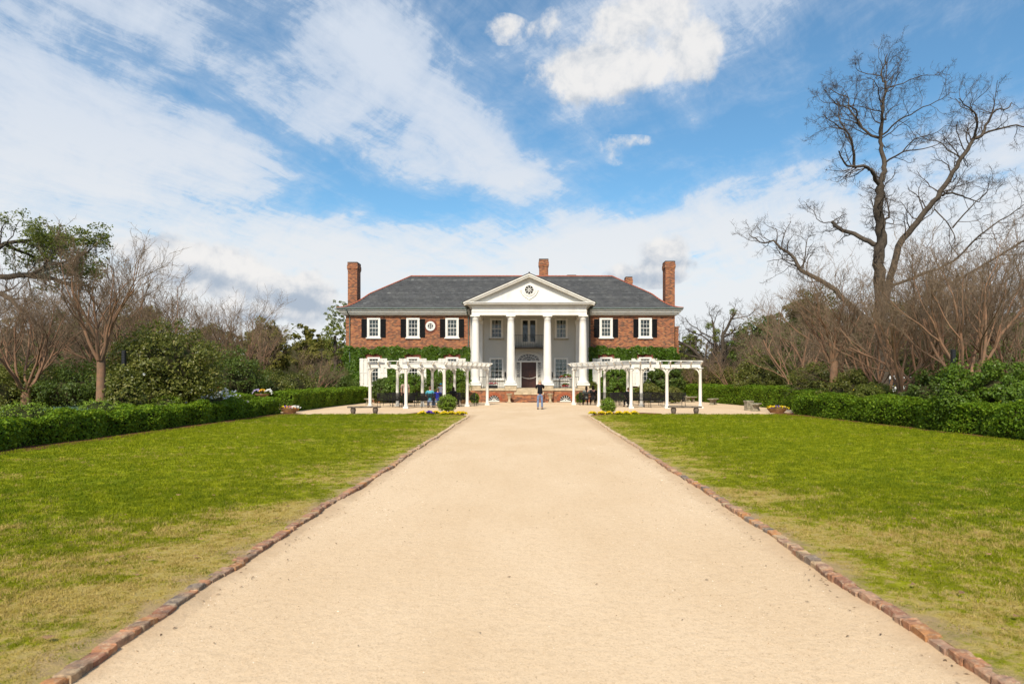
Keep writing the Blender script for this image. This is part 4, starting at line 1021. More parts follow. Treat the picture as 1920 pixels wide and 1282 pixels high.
# shrubs of the side gardens
bush('camellia_bush', (wx(312, 27.5), 27.5, 0), (2.15, 1.7, 1.75), 'big round camellia bush behind the left hedge', 'bush', M['camellia'], M['camcore'], 51, 17000, .085, 230, .6, lift=.35, core=.62, clump_r=.34, stem=(6, .07, 'barkrust'), bottom=-.9)
bush('camellia_bush', (wx(236, 24.1), 24.1, 0), (.55, .45, 1.02), 'rose covered shrub climbing the left black post', 'bush', M['camellia'], M['camcore'], 52, 5000, .075, 80, .5, lift=.1, flowers=('whitepetal', 8, .09))
bush('camellia_bush', (wx(155, 29), 29, 0), (1.9, 1.4, 1.15), 'dark camellia bush left of the rusty crape myrtle', 'bush', M['darkleaf'], M['camcore'], 53, 9000, .08, 130, .55)
bush('camellia_bush', (wx(70, 30), 30, 0), (1.7, 1.3, 1.2), 'low dark camellia bush near the left edge', 'bush', M['camellia'], M['camcore'], 54, 7000, .08, 110, .5)
bush('camellia_bush', (wx(-10, 28), 28, 0), (1.5, 1.3, 1.1), 'thin camellia bush cut by the left frame edge', 'bush', M['camellia'], M['camcore'], 55, 5000, .08, 90, .5, core=.5)
bush('camellia_bush', (wx(440, 38), 38, 0), (1.9, 1.5, 1.6), 'dark glossy bush right of the big camellia', 'bush', M['darkleaf'], M['camcore'], 56, 8000, .09, 120, .5)
bush('camellia_bush', (wx(500, 40), 40, 0), (1.6, 1.3, 1.05), 'low olive bush behind the white flowers', 'bush', M['camellia'], M['camcore'], 57, 6000, .09, 100, .5)
bush('camellia_bush', (wx(545, 46), 46, 0), (1.9, 1.3, 1.15), 'low olive bush behind the taller left hedge', 'bush', M['camellia'], M['camcore'], 58, 6000, .09, 100, .5)
bush('camellia_bush', (wx(620, 56), 56, 0), (2.0, 1.3, 1.3), 'dark bush tucked against the left end of the house', 'bush', M['darkleaf'], M['camcore'], 59, 6000, .1, 100, .5)
bush('camellia_bush', (wx(385, 33), 33, 0), (1.0, .9, .85), 'small red flowering bush behind the white azaleas', 'bush', M['camellia'], M['camcore'], 60, 3500, .07, 60, .5, flowers=('red', 30, .06))
bush('camellia_bush', (wx(1438, 48), 48, 0), (2.25, 1.8, 1.75), 'large camellia bush with bronze tips behind the court hedge', 'bush', M['camellia'], M['camcore'], 61, 14000, .085, 190, .55, lift=.1, clump_r=.32, stem=(5, .05, 'barkgrey'))
bush('camellia_bush', (wx(1527, 40.5), 40.5, 0), (1.5, 1.3, 1.35), 'camellia bush left of the straight trunked crape myrtle', 'bush', M['camellia'], M['camcore'], 62, 9000, .08, 130, .5)
bush('camellia_bush', (wx(1590, 33), 33, 0), (1.25, 1.1, 1.05), 'green bush right of the straight trunked crape myrtle', 'bush', M['camellia'], M['camcore'], 63, 7000, .075, 110, .5)
bush('azalea_bush', (wx(1640, 29), 29, 0), (1.0, .9, .8), 'light green bush with yellow flowers behind the right hedge', 'bush', M['lightleaf'], M['camcore'], 64, 5000, .07, 80, .5, flowers=('yellow', 30, .06))
bush('camellia_bush', (wx(1745, 26), 26, 0), (1.0, .9, 1.0), 'leafy bush between the forked crape myrtle and black post', 'bush', M['darkleaf'], M['camcore'], 65, 6000, .075, 100, .5)
bush('rose_bush', (wx(1790, 22.2), 22.2, 0), (.5, .4, 1.1), 'climbing rose round the right black post', 'bush', M['shrubleaf'], M['camcore'], 66, 4500, .07, 80, .45, core=.5, flowers=('whitepetal', 5, .08))
bush('rose_bush', (wx(1870, 22.5), 22.5, 0), (1.05, .95, 1.02), 'wide leafy rose bush with pale stems on the right', 'bush', M['shrubleaf'], M['camcore'], 67, 9000, .075, 120, .5, lift=.2, core=.5, stem=(8, .022, 'twigtan'), flowers=('yellow', 10, .05))
bush('rose_bush', (wx(1945, 23.5), 23.5, 0), (1.1, .95, 1.02), 'leafy rose bush cut by the right frame edge', 'bush', M['shrubleaf'], M['camcore'], 68, 8000, .075, 110, .5)
bush('camellia_bush', (wx(1725, 33), 33, 0), (1.2, 1.0, .75), 'broad dark bush behind the forked crape myrtle', 'bush', M['darkleaf'], M['camcore'], 69, 8000, .08, 110, .5)
bush('camellia_bush', (wx(1350, 66), 66, 0), (2.4, 1.3, 1.5), 'olive bush behind the far end of the right court hedge', 'bush', M['olive'], M['camcore'], 70, 7000, .11, 100, .5)
bush('camellia_bush', (wx(1300, 70), 70, 0), (1.9, 1.3, 1.6), 'bush filling the gap at the right end of the house', 'bush', M['olive'], M['camcore'], 71, 6000, .11, 90, .5)
bush('camellia_bush', (wx(110, 40), 40, 0), (3.2, 1.6, 1.5), 'broad dark bush far behind the left crape myrtles', 'bush', M['darkleaf'], M['camcore'], 72, 9000, .1, 110, .5)
bush('camellia_bush', (wx(1830, 33), 33, 0), (3.0, 1.5, 1.7), 'broad dark bush far behind the rose bushes', 'bush', M['darkleaf'], M['camcore'], 73, 9000, .1, 110, .5)
# clipped mounds behind the left hedge
for x, D, rx_, h, lab in ((47, 18.6, .72, 1.1, 'clipped green mound nearest the left edge, behind the low hedge'), (187, 22.0, .62, 1.1, 'clipped green mound in front of the rusty crape myrtle'), (315, 26.3, .6, 1.1, 'clipped green mound in front of the big camellia')):
    bush('clipped_mound', (wx(x, D), D, 0), (rx_, rx_*.9, h*.5), lab, 'shrub', M['balleaf'], M['hedgecore'], int(x), 4200, .05, 260, .95, 'clipped mounds behind the left hedge', .9, .09, -.5)
bush('clipped_mound', (wx(1500, 40.5), 40.5, 0), (.95, .8, .62), 'clipped green mound rising over the right hedge corner', 'shrub', M['hedgeleaf'], M['hedgecore'], 909, 4200, .06, 260, .95, None, .9, .1, -.5)
bush('clipped_mound', (wx(1925, 21.3), 21.3, 0), (.7, .6, .56), 'clipped green mound behind the right hedge at frame edge', 'shrub', M['hedgeleaf'], M['hedgecore'], 910, 3600, .05, 220, .95, None, .9, .09, -.5)
bush('white_azalea', (wx(412, 30.5), 30.5, 0), (1.05, .6, .58), 'low white flowering azalea behind the left hedge', 'bush', M['camellia'], M['camcore'], 911, 2500, .06, 70, .6, flowers=('whitepetal', 420, .10))
# blue green bulbs
fo = Fol(); rng = np.random.RandomState(8); n = 5200
C = np.stack([rng.uniform(wx(85, 21.5), wx(165, 21.5), n), rng.uniform(19.5, 24, n), rng.uniform(.3, .86, n)], 1); fo.leaves(C, .22, rng, None, asp=.08)
tag(fo.build('iris_leaves', [M['bluegreen']]), kind='stuff')
# ball shrubs on the lawn corners
def ballshrub(x, D, r_, label, seed):
    return bush('ball_shrub', (wx(x, D), D, .05), (r_, r_, r_*.96), label, 'shrub', M['balleaf'], M['hedgecore'], seed, 3600, .062, 200, .88, 'ball shrubs on the lawn corners', .8, .085, -.85, (3, .03, 'barkgrey'), lift=.03)
ballshrub(838, 35.2, .45, 'larger ball shaped boxwood on the left flower bed', 5)
ballshrub(1140, 35.0, .35, 'smaller ball shaped boxwood on the right flower bed', 6)
# pansies: clumps of petals over small leaves
def pansies(name, loc, r_, cols, label, seed, n=60, cat='flowers', group=None, h=.12):
    rng = np.random.RandomState(seed); fo = Fol(); q = rng.normal(size=(90, 3))*np.array([r_*.55, r_*.45, .03]); q[:, 2] = np.abs(q[:, 2])+.03
    fo.leaves(q, .06, rng, None)
    for i, c in enumerate(cols):
        C = rng.normal(size=(n//len(cols), 3))*np.array([r_*.5, r_*.4, .02]); C[:, 2] = h*(1-.5*(C[:, 0]/r_)**2)+rng.normal(0, .015, len(C))
        if len(cols) > 1: C[:, 0] = (C[:, 0]*.6/1+(-r_+(2*i+1)*r_/len(cols))*.75)
        for _ in range(3): fo.leaves(C+rng.normal(0, .012, C.shape), .062, rng, np.tile([0, -.6, 1.0], (len(C), 1)), i+1, asp=1)
    return tag(fo.build(name, [M['hedgeleaf']]+[M[c] for c in cols], None, loc), label, cat, group)
for i, (x, y, c, lab) in enumerate((
  (792, 774.5, 'yellow', 'yellow pansy clump at the far left end of the left flower bed'), (805, 774, 'purple', 'purple pansy clump in the left flower bed'),
  (817, 773.5, 'yellow', 'yellow pansy clump left of the larger ball shrub'), (833, 776, 'yellow', 'yellow pansy clump in front of the larger ball shrub'),
  (846, 775.5, 'yellow', 'yellow pansy clump just right of the larger ball shrub'), (860, 774.3, 'yellow', 'yellow pansy clump near the pointed end of the left flower bed'), (868, 776, 'yellow', 'yellow pansy clump nearest the path in the left flower bed'),
  (1111, 775, 'yellow', 'yellow pansy clump nearest the path in the right flower bed'), (1128, 774.5, 'yellow', 'yellow pansy clump left of the smaller ball shrub'), (1141, 776.3, 'yellow', 'yellow pansy clump in front of the smaller ball shrub'),
  (1160, 774.8, 'yellow', 'yellow pansy clump right of the smaller ball shrub'), (1174, 776, 'yellow', 'second yellow pansy clump right of the smaller ball shrub'), (1189, 774, 'yellow', 'yellow pansy clump at the far right end of the right flower bed'))):
    D = max(33.3, 1.63*F/(y-VY)); pansies('pansy_clump', (wx(x, D), D, .07), .17, [c], lab, i+100, 110, group='pansies in the lawn corner beds', h=.11)
# ------------------------------------------------------------------ the mansion
WY = 58.5; PYF = 53.7; XC = -.03
HL, HR, EZ = -15.75, 12.40, 7.55       # brick block: left, right, wall top
def sx_(x): return wx(x, WY)
def sz_(y): return wz(y, WY)
HOUSE = empty('brick_mansion', (0, WY, 0), 0, 'large red brick mansion with white columned portico, slate roof and brick chimneys', 'house')
H0 = -WY                                # parts are given in scene coordinates and shifted
def part(mb, name, mats, parent=None, **k):
    p = parent or HOUSE
    o = mb.build(name, mats, p, **k)
    if p == HOUSE: o.location = (0, H0, 0)
    return o
def wall_grid(mb, x0, x1, z0, z1, holes, y, rev):
    xs = sorted({x0, x1, *[h[0] for h in holes], *[h[1] for h in holes]}); zs = sorted({z0, z1, *[h[2] for h in holes], *[h[3] for h in holes]})
    for i in range(len(xs)-1):
        for j in range(len(zs)-1):
            cx, cz = (xs[i]+xs[i+1])/2, (zs[j]+zs[j+1])/2
            if any(h[0] < cx < h[1] and h[2] < cz < h[3] for h in holes): continue
            mb.quad((xs[i], y, zs[j]), (xs[i+1], y, zs[j]), (xs[i+1], y, zs[j+1]), (xs[i], y, zs[j+1]))
    for a, b, c, d_ in holes:
        mb.quad((a, y, c), (a, y+rev, c), (a, y+rev, d_), (a, y, d_)); mb.quad((b, y, c), (b, y, d_), (b, y+rev, d_), (b, y+rev, c))
        mb.quad((a, y, d_), (a, y+rev, d_), (b, y+rev, d_), (b, y, d_)); mb.quad((a, y, c), (b, y, c), (b, y+rev, c), (a, y+rev, c))
UPW = [(688.6, 713), (762.2, 786.7), (835.4, 860), (1124.3, 1148.5), (1197.3, 1222)]
UP = [(sx_(a), sx_(b), sz_(632.8), sz_(596.4)) for a, b in UPW]
LO = [(sx_(a+.5), sx_(b-.5), sz_(723.6), sz_(669.8)) for a, b in UPW]
holes = UP+LO
PXL, PXR = sx_(881.5), sx_(1104)
b = MB()
wall_grid(b, HL, PXL, -.1, EZ, [h for h in holes if h[1] < 0], WY, .22); wall_grid(b, PXR, HR, -.1, EZ, [h for h in holes if h[0] > 0], WY, .22)
BACK = WY+9.6
for X in (HL, HR): b.quad((X, WY, -.1), (X, BACK, -.1), (X, BACK, EZ), (X, WY, EZ))
b.quad((HL, BACK, -.1), (HR, BACK, -.1), (HR, BACK, EZ), (HL, BACK, EZ))
part(b, 'brick_wall', M['brick'])
# projecting brick band over the ivy and flat arches over the lower windows
b = MB()
for a, c in ((HL-.02, PXL), (PXR, HR+.02)): b.box(a, c, WY-.035, WY-.001, sz_(650.5), sz_(648.6))
part(b, 'brick_band', M['brick'])
archm = mnoise('dark_rubbed_brick', (.22, .07, .04), (.12, .04, .03), 7, .85, .4, 40, .2, .01, 5, 'pos')
for x0, x1, z0, z1 in LO:
    b = MB(); n = 13; cx = (x0+x1)/2; w0 = (x1-x0)/2+.03; w1 = w0+.22
    for i in range(n):
        t0 = -1+2*i/n+.012; t1 = -1+2*(i+1)/n-.012
        b.add([(cx+w0*t0, WY-.03, z1), (cx+w0*t1, WY-.03, z1), (cx+w1*t1, WY-.03, z1+.27), (cx+w1*t0, WY-.03, z1+.27), (cx+w0*t0, WY+.0, z1), (cx+w0*t1, WY+.0, z1), (cx+w1*t1, WY+.0, z1+.27), (cx+w1*t0, WY+.0, z1+.27)],
              [(0, 1, 2, 3), (4, 0, 3, 7), (1, 5, 6, 2), (3, 2, 6, 7), (0, 4, 5, 1)])
    part(b, 'window_arch', archm)

def window(x0, x1, z0, z1, y, rows=4, cols=3, fw=.16, curtain='part', sill=True, m='white', blind=0, sillm=None, name='window', proud=.05, meet=True):
    """cased sash window: casing > sash, pane, curtain, sill"""
    b = MB(); yf = y-proud
    for (a, c, d_, e) in ((x0-.01, x0+fw, z0, z1+.01), (x1-fw, x1+.01, z0, z1+.01), (x0+fw, x1-fw, z1-fw*.85, z1+.01), (x0+fw, x1-fw, z0, z0+fw*.6)): b.box(a, c, yf, y+.14, d_, e)
    W = part(b, name, M[m], bevel=.008)
    gx0, gx1, gz0, gz1 = x0+fw, x1-fw, z0+fw*.6, z1-fw*.85
    s = MB(); t = .03; mu = .022
    s.box(gx0, gx0+t, y+.02, y+.07, gz0, gz1); s.box(gx1-t, gx1, y+.02, y+.07, gz0, gz1); s.box(gx0+t, gx1-t, y+.02, y+.07, gz0, gz0+t*1.3); s.box(gx0+t, gx1-t, y+.02, y+.07, gz1-t, gz1)
    for i in range(1, cols):
        xx = gx0+(gx1-gx0)*i/cols; s.box(xx-mu/2, xx+mu/2, y+.03, y+.062, gz0+t, gz1-t)
    for j in range(1, rows):
        zz = gz0+(gz1-gz0)*j/rows; th = .05 if (meet and j == rows//2) else mu
        s.box(gx0+t, gx1-t, y+.027, y+.066, zz-th/2, zz+th/2)
    s.build('sash', M['black' if name == 'balcony_door' else m], W)
    g = MB(); g.box(gx0+.005, gx1-.005, y+.045, y+.05, gz0+.005, gz1-.005); g.build('pane', M['glass'], W)
    r_ = MB()
    r_.box(gx0-.1, gx1+.1, y+.50, y+.52, gz0-.1, gz1+.1); r_.box(gx0-.1, gx0-.09, y+.15, y+.5, gz0-.1, gz1+.1); r_.box(gx1+.09, gx1+.1, y+.15, y+.5, gz0-.1, gz1+.1)
    r_.box(gx0-.09, gx1+.09, y+.15, y+.5, gz1+.09, gz1+.1); r_.box(gx0-.09, gx1+.09, y+.15, y+.5, gz0-.1, gz0-.09)
    r_.build('dark_interior', M['room'], W)
    if curtain:
        c = MB()
        def drape(xa, xb, za, zb, pull=0):
            n = 14; vs = []
            for j in range(7):
                for i in range(n+1):
                    t_ = i/n; q = j/6
                    xx = xa+(xb-xa)*t_*(1-pull*q*(1 if pull > 0 else 0)) if pull >= 0 else xb-(xb-xa)*(1-t_)*(1+pull*q)
                    vs.append((xx, y+.12+.025*math.sin(i*2.2), zb+(za-zb)*q))
            c.add(vs, [(j*(n+1)+i, j*(n+1)+i+1, (j+1)*(n+1)+i+1, (j+1)*(n+1)+i) for j in range(6) for i in range(n)])
        wd = gx1-gx0; mz = (gz0+gz1)/2
        if curtain == 'full': drape(gx0, gx1, gz0, gz1)
        elif curtain == 'part': drape(gx0, gx0+wd*.45, gz0, gz1); drape(gx0+wd*.62, gx1, gz0, gz1)
        elif curtain == 'open': drape(gx0, gx0+wd*.42, mz-.1, gz1, .35); drape(gx0+wd*.58, gx1, mz-.1, gz1, -.35)
        elif curtain == 'half': drape(gx0, gx1, gz0, gz0+(gz1-gz0)*.62)
        c.build('curtain', M['curtain'], W)
    if sill:
        b = MB(); b.box(x0-.09, x1+.09, y-.13, y-.001, z0-.10, z0+.005); sl = b.build('sill', M[sillm or m], W, bevel=.01)
    return W
cur = ['full', 'part', 'full', 'full', 'part']
for i, (a, c, d_, e) in enumerate(UP): window(a, c, d_, e, WY, 4, 3, .17, cur[i])
for i, (a, c, d_, e) in enumerate(LO): window(a, c, d_, e, WY, 6, 3, .16, 'full' if i != 1 else 'part')
# shutters: black louvred above, white panelled below
def shutter(x0, x1, z0, z1, y, m, panels):
    b = MB(); t = .045; st = .055; w_ = x1-x0
    b.box(x0, x0+st, y-t, y, z0, z1); b.box(x1-st, x1, y-t, y, z0, z1)
    hs = [z0, (z0+z1)/2, z1]
    for zc in (z0, (z0+z1)/2-.04, z1-.08): b.box(x0+st, x1-st, y-t, y, zc, zc+.08)
    if panels: b.box(x0+st, x1-st, y-t*.45, y, z0+.08, z1-.08)
    else:
        z = z0+.1
        while z < z1-.1:
            if abs(z-(z0+z1)/2) > .06:
                b.quad((x0+st, y-t*.9, z), (x1-st, y-t*.9, z), (x1-st, y-.004, z+.05), (x0+st, y-.004, z+.05))
            z += .055
        b.box(x0+st, x1-st, y-.004, y, z0+.08, z1-.08)
    o = part(b, 'shutter', M[m])
    h = MB()
    for zc in (z0+.2, z1-.2): h.box(x0-.02 if x0 > 0 else x0-.02, x0+.03, y-t-.012, y-t+.005, zc, zc+.05)
    h.build('hinge', M['black'], o)
    return o
for (a, c) in ((678, 688), (713.4, 723.4), (751.3, 761.4), (787, 797), (825, 835), (860.3, 870.2), (1113.7, 1123.7), (1149, 1158.8), (1187.5, 1197), (1222.2, 1232)):
    shutter(sx_(a), sx_(c), sz_(632.4), sz_(598), WY-.01, 'shutter', False)
for a, c in UPW:
    shutter(sx_(a-13.6), sx_(a-6.9), sz_(724), sz_(672), WY-.10, 'white2', True); shutter(sx_(a-6.6), sx_(a+.2), sz_(724), sz_(672), WY-.07, 'white2', True)
    shutter(sx_(c-.2), sx_(c+6.6), sz_(724), sz_(672), WY-.07, 'white2', True); shutter(sx_(c+6.9), sx_(c+13.4), sz_(724), sz_(672), WY-.10, 'white2', True)
# little round window
def ring(mb, cx, cz, y, r0, r1, d_, k=32, sz=1, a0=0, a1=360):
    n = k; vs = []
    for i in range(n+1):
        a = R(a0+(a1-a0)*i/n); ca, sa = math.cos(a), math.sin(a)
        for rr, yy in ((r0, y), (r1, y), (r1, y-d_), (r0, y-d_)): vs.append((cx+rr*ca, yy, cz+rr*sa*sz))
    mb.add(vs, [(i*4+j, i*4+(j+1) % 4, (i+1)*4+(j+1) % 4, (i+1)*4+j) for i in range(n) for j in range(4)])
def disc(mb, cx, cz, y, r_, k=32, sz=1, a0=0, a1=360):
    vs = [(cx, y, cz)]+[(cx+r_*math.cos(R(a0+(a1-a0)*i/k)), y, cz+r_*sz*math.sin(R(a0+(a1-a0)*i/k))) for i in range(k+1)]
    mb.add(vs, [(0, i+1, i+2) for i in range(k)])
cx, cz = sx_(807.3), sz_(611.4)
b = MB(); ring(b, cx, cz, WY-.005, .24, .41, .09); OV = part(b, 'round_window', M['white'], smooth=False)
b = MB(); disc(b, cx, cz, WY-.02, .25); b.build('pane', mat('dark_reflecting_pane', (.03, .035, .04), .06, .6), OV)
b = MB()
for t in (-.085, .085): b.box(cx+t-.014, cx+t+.014, WY-.05, WY-.025, cz-.23, cz+.23); b.box(cx-.23, cx+.23, WY-.052, WY-.027, cz+t-.014, cz+t+.014)
b.build('sash', M['white'], OV)
b = MB()
for i in range(22):
    a0, a1 = i*360/22+1.2, (i+1)*360/22-1.2; ring(b, cx, cz, WY-.002, .42, .58, .02, 1, 1, a0, a1)
part(b, 'window_arch', archm)

# cornice of the wings, gutter, downpipes
OV_ = .62
for a, c in ((HL-.0, PXL), (PXR, HR)):
    b = MB(); l = -1 if a < -5 else 0; r__ = 1 if c > 5 else 0
    for (o_, z0, z1) in ((.12, EZ-.30, EZ-.20), (.34, EZ-.20, EZ-.06), (.47, EZ-.06, EZ+.10), (.60, EZ+.10, EZ+.24)):
        b.box(a+l*o_, c+r__*o_, WY-o_, WY+.3, z0, z1)
        if l: b.box(a-o_, a+.3, WY+.3, BACK, z0, z1)
        if r__: b.box(c-.3, c+o_, WY+.3, BACK, z0, z1)
    part(b, 'cornice', M['white2'])
ez = EZ+.26; ey = WY-OV_
b = MB()
for a, c in ((HL-OV_-.02, sx_(882)), (sx_(1104), HR+OV_+.02)): b.tube([(a, ey-.05, ez), (c, ey-.05, ez)], .06, 8)
part(b, 'gutter', M['gutter'])
for x, side in ((656, -1), (878.4, -1), (1105.8, 1)):
    X = sx_(x); b = MB()
    b.tube([(X-.1, ey-.05, ez-.03), (X-.1, ey+.02, ez-.25), (X, WY-.08, ez-.62), (X, WY-.06, ez-.9), (X, WY-.06, .05)], .045, 8)
    b.box(X-.07, X+.07, WY-.12, WY, 6.5, 6.55); part(b, 'downpipe', M['gutter'])

# hipped roof with a kick at the eaves, laid with rows of slates
rise = 3.52; run = (BACK+OV_-ey)/2; xL, xR = HL-OV_, HR+OV_
def rprof(t):   # t 0..1 from eave to ridge -> height
    return rise*(t-.09*math.sin(math.pi*min(t/.42, 1))*(1-t*.6))
ROWS = 32; rng = np.random.RandomState(5); rowv = rng.rand(40)
slV = []; slF = []; slR = []
def slate_side(o, ux, uy, nx, ny, L, row_cut=None):
    """o: eave corner; u along the eave; n inward"""
    for i in range(ROWS):
        t0, t1 = i/ROWS, (i+1.12)/ROWS; d0, d1 = t0*run, min(t1, 1)*run; z0, z1 = rprof(t0)+.06, rprof(min(t1, 1))+.012
        s = d0-rng.rand()*.3; s0 = d0; s1 = L-d0
        while s < s1:
            w_ = .27+.06*rng.rand(); a, c = max(s, s0)+.006, min(s+w_, s1)-.002; s += w_
            if c-a < .03: continue
            j = rng.uniform(-.012, .012); zz = rng.uniform(0, .012); k = len(slV)
            def q(al, d_, z): return (o[0]+ux*al+nx*d_, o[1]+uy*al+ny*d_, ez+z)
            slV.extend([q(a, d0+j, z0+zz), q(c, d0+j, z0+zz), q(c, d1, z1), q(a, d1, z1), q(a, d0+j, z0-.05), q(c, d0+j, z0-.05)])
            slF.extend([(k, k+1, k+2, k+3), (k+4, k+5, k+1, k)]); rr = min(1, .55*rng.beta(2, 2.4)+.45*rowv[i]+(.4 if rng.rand() < .012 else 0)); slR.extend([rr, rr])
LX = xR-xL; LY = BACK+OV_-ey
slate_side((xL, ey), 1, 0, 0, 1, LX); slate_side((xL, BACK+OV_), 0, -1, 1, 0, LY); slate_side((xR, ey), 0, 1, -1, 0, LY); slate_side((xR, BACK+OV_), -1, 0, 0, -1, LX)
b = MB(); n = 16; vs = []
for i in range(n+1):
    t = i/n; d_ = t*run; z = ez+rprof(t)-.02; vs += [(xL+d_, ey+d_, z), (xR-d_, ey+d_, z), (xR-d_, BACK+OV_-d_, z), (xL+d_, BACK+OV_-d_, z)]
b.add(vs, [(i*4+j, i*4+(j+1) % 4, (i+1)*4+(j+1) % 4, (i+1)*4+j) for i in range(n) for j in range(4)]+[(0, 1, 2, 3)])
ROOF = part(b, 'roof', M['slate'])
me = mesh_np('slates', np.array(slV), np.array(slF), M['slate'], slR); o = link('slates', me, ROOF); tag(o, kind='stuff')
b = MB()
hip = [[(xL+t*run, ey+t*run, ez+rprof(t)+.05) for t in np.linspace(0, 1, 40)], [(xR-t*run, ey+t*run, ez+rprof(t)+.05) for t in np.linspace(0, 1, 40)],
       [(xL+t*run, BACK+OV_-t*run, ez+rprof(t)+.05) for t in np.linspace(0, 1, 40)], [(xR-t*run, BACK+OV_-t*run, ez+rprof(t)+.05) for t in np.linspace(0, 1, 40)],
       [(x, ey+run, ez+rise+.04) for x in np.linspace(xL+run, xR-run, 58)]]
for h in hip:
    for p, q in zip(h[:-1], h[1:]):
        p, q = Vector(p), Vector(q); dd = (q-p)*.06; b.tube([p-dd, q+dd*.2], [.068, .055], 6)
b.build('ridge_tiles', M['tile'], ROOF)['kind'] = 'stuff'

# chimneys
def chimney(x0, x1, y0, y1, z0, z1, label=None, cap=.06):
    b = MB(); b.box(x0, x1, y0, y1, z0, z1-.75)
    for k, (e, a, c) in enumerate(((cap*.5, .75, .62), (cap, .62, .30), (cap*.45, .30, .10))): b.box(x0-e, x1+e, y0-e, y1+e, z1-a, z1-c)
    o = part(b, 'chimney', M['brick'])
    c = MB(); c.box(x0-.02, x1+.02, y0-.02, y1+.02, z1-.10, z1); c.box(x0+.2, x1-.2, y0+.25, y1-.25, z1, z1+.02); c.build('chimney_cap', mnoise('sooty_mortar_cap', (.10, .08, .065), (.05, .045, .04), 5, .95, .3, 20), o)
    if label: o['label'] = label
YC = 62.4
chimney(-16.62, -15.77, YC, YC+1.3, -.1, wz(491, YC))
chimney(12.42, 13.28, YC, YC+1.3, -.1, wz(489, YC))
chimney(wx(1011, 64), wx(1028, 64), 64, 65, 9, wz(485, 64))
chimney(wx(1063, 69), wx(1079, 69), 68.3, 69.3, 5, wz(517.2, 69))
chimney(wx(1171, 67), wx(1182.5, 67), 66, 67, 5, wz(520, 66.5))
# low wing at the right end
b = MB(); b.box(12.41, wx(1276, 63), 63.8, 68, -.1, wz(614, 63.8)); b.box(12.41, wx(1276, 63)+.05, 63.75, 68.05, wz(614, 63.8), wz(612, 63.8)); part(b, 'side_wing', M['brick'])
b = MB(); q0 = wx(1268, 62); b.add([(q0-.05, 62.4, 2.5), (q0+.5, 62.4, 2.5), (q0+.06, 62.4, 4.7), (q0-.05, 62.4, 4.7), (q0-.05, 63.7, 2.5), (q0+.5, 63.7, 2.5), (q0+.06, 63.7, 4.7), (q0-.05, 63.7, 4.7)], [(0, 1, 2, 3), (5, 4, 7, 6), (1, 5, 6, 2), (4, 0, 3, 7), (3, 2, 6, 7)])
part(b, 'lean_to_roof', M['slate'])

# ---- portico
AZ0, AZ1, AZ2, CZ = 6.84, 7.12, 7.47, 7.80       # architrave, frieze, cornice heights
EXL, EXR = XC-4.53, XC+4.53
b = MB()   # plaster wall behind the columns
dz0 = 1.08; dX = (-.43-.25, .60+.25)
doorx0, doorx1 = sx_(977.7), sx_(1005.3); WUL = (sx_(918.8), sx_(943.2), sz_(634.5), sz_(597)); WUR = (sx_(1040.4), sx_(1064.2), sz_(634.8), sz_(597.3))
WLL = (sx_(918), sx_(944), sz_(711), sz_(671)); WLR = (sx_(1038.9), sx_(1065), sz_(711), sz_(671)); BD = (sx_(976.6), sx_(1007), 5.05-.2, sz_(598))
DR = (doorx0-.12, doorx1+.12, 1.08, sz_(678.0)); 
wall_grid(b, PXL, PXR, .5, 7.9, [WUL, WUR, WLL, WLR, BD, DR], WY-.02, .2)
for X in (PXL, PXR): b.quad((X, WY-.02, .5), (X, WY+.3, .5), (X, WY+.3, 7.9), (X, WY-.02, 7.9))
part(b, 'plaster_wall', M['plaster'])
for W_, c in ((WUL, 'open'), (WUR, 'part')): window(*W_, WY-.02, 4, 3, .14, c, True, 'white', 0, 'oldstone')
for W_, c in ((WLL, 'part'), (WLR, 'full')): window(*W_, WY-.02, 5, 3, .11, c, True, 'white')
window(*BD, WY-.02, 5, 4, .15, None, False, 'white', name='balcony_door', meet=False)
b = MB(); mx = (BD[0]+BD[1])/2; b.box(mx-.1, mx+.1, WY-.075, WY+.03, BD[2], BD[3]); part(b, 'door_post', M['white'])
# columns
def column(X, Y, z0, z1, rb, rt, name='column', sides=40, half=False):
    b = MB(); pr = []
    for i in range(15):
        t = i/14; r_ = rb-(rb-rt)*(t**1.7); pr.append((r_, z0+.42+(z1-.34-z0-.42)*t))
    prof = [(rb+.14, z0+.17), (rb+.155, z0+.22), (rb+.13, z0+.28), (rb+.06, z0+.31), (rb+.05, z0+.35), (rb+.015, z0+.40)]+pr+[(rt+.012, z1-.33), (rt+.03, z1-.30), (rt+.01, z1-.27), (rt+.02, z1-.22), (rt+.08, z1-.15), (rt+.10, z1-.11)]
    b.lathe(prof, (X, Y, 0), sides); n = len(b.f)
    o = part(b, name, M['white'], smooth=True)
    c = MB(); e = rb+.17; c.box(X-e, X+e, Y-e, Y+e, z0, z0+.17); f = rt+.11; c.box(X-f, X+f, Y-f, Y+f, z1-.11, z1-.002); c.build('plinth_and_abacus', M['white'], o, bevel=.01)
    return o
CX = [wx(891.3, 54), wx(957.8, 54), wx(1026.4, 54), wx(1093, 54)]
for X in CX: column(X, 54.0, 1.30, AZ0, .335, .262)
for X in (CX[0]+.06, CX[3]-.06):
    b = MB(); b.box(X-.22, X+.22, WY-.2, WY-.021, 1.1, AZ0-.3); b.box(X-.28, X+.28, WY-.26, WY-.021, AZ0-.3, AZ0-.002); b.box(X-.26, X+.26, WY-.24, WY-.021, 1.081, 1.35); part(b, 'pilaster', M['white'], bevel=.01)
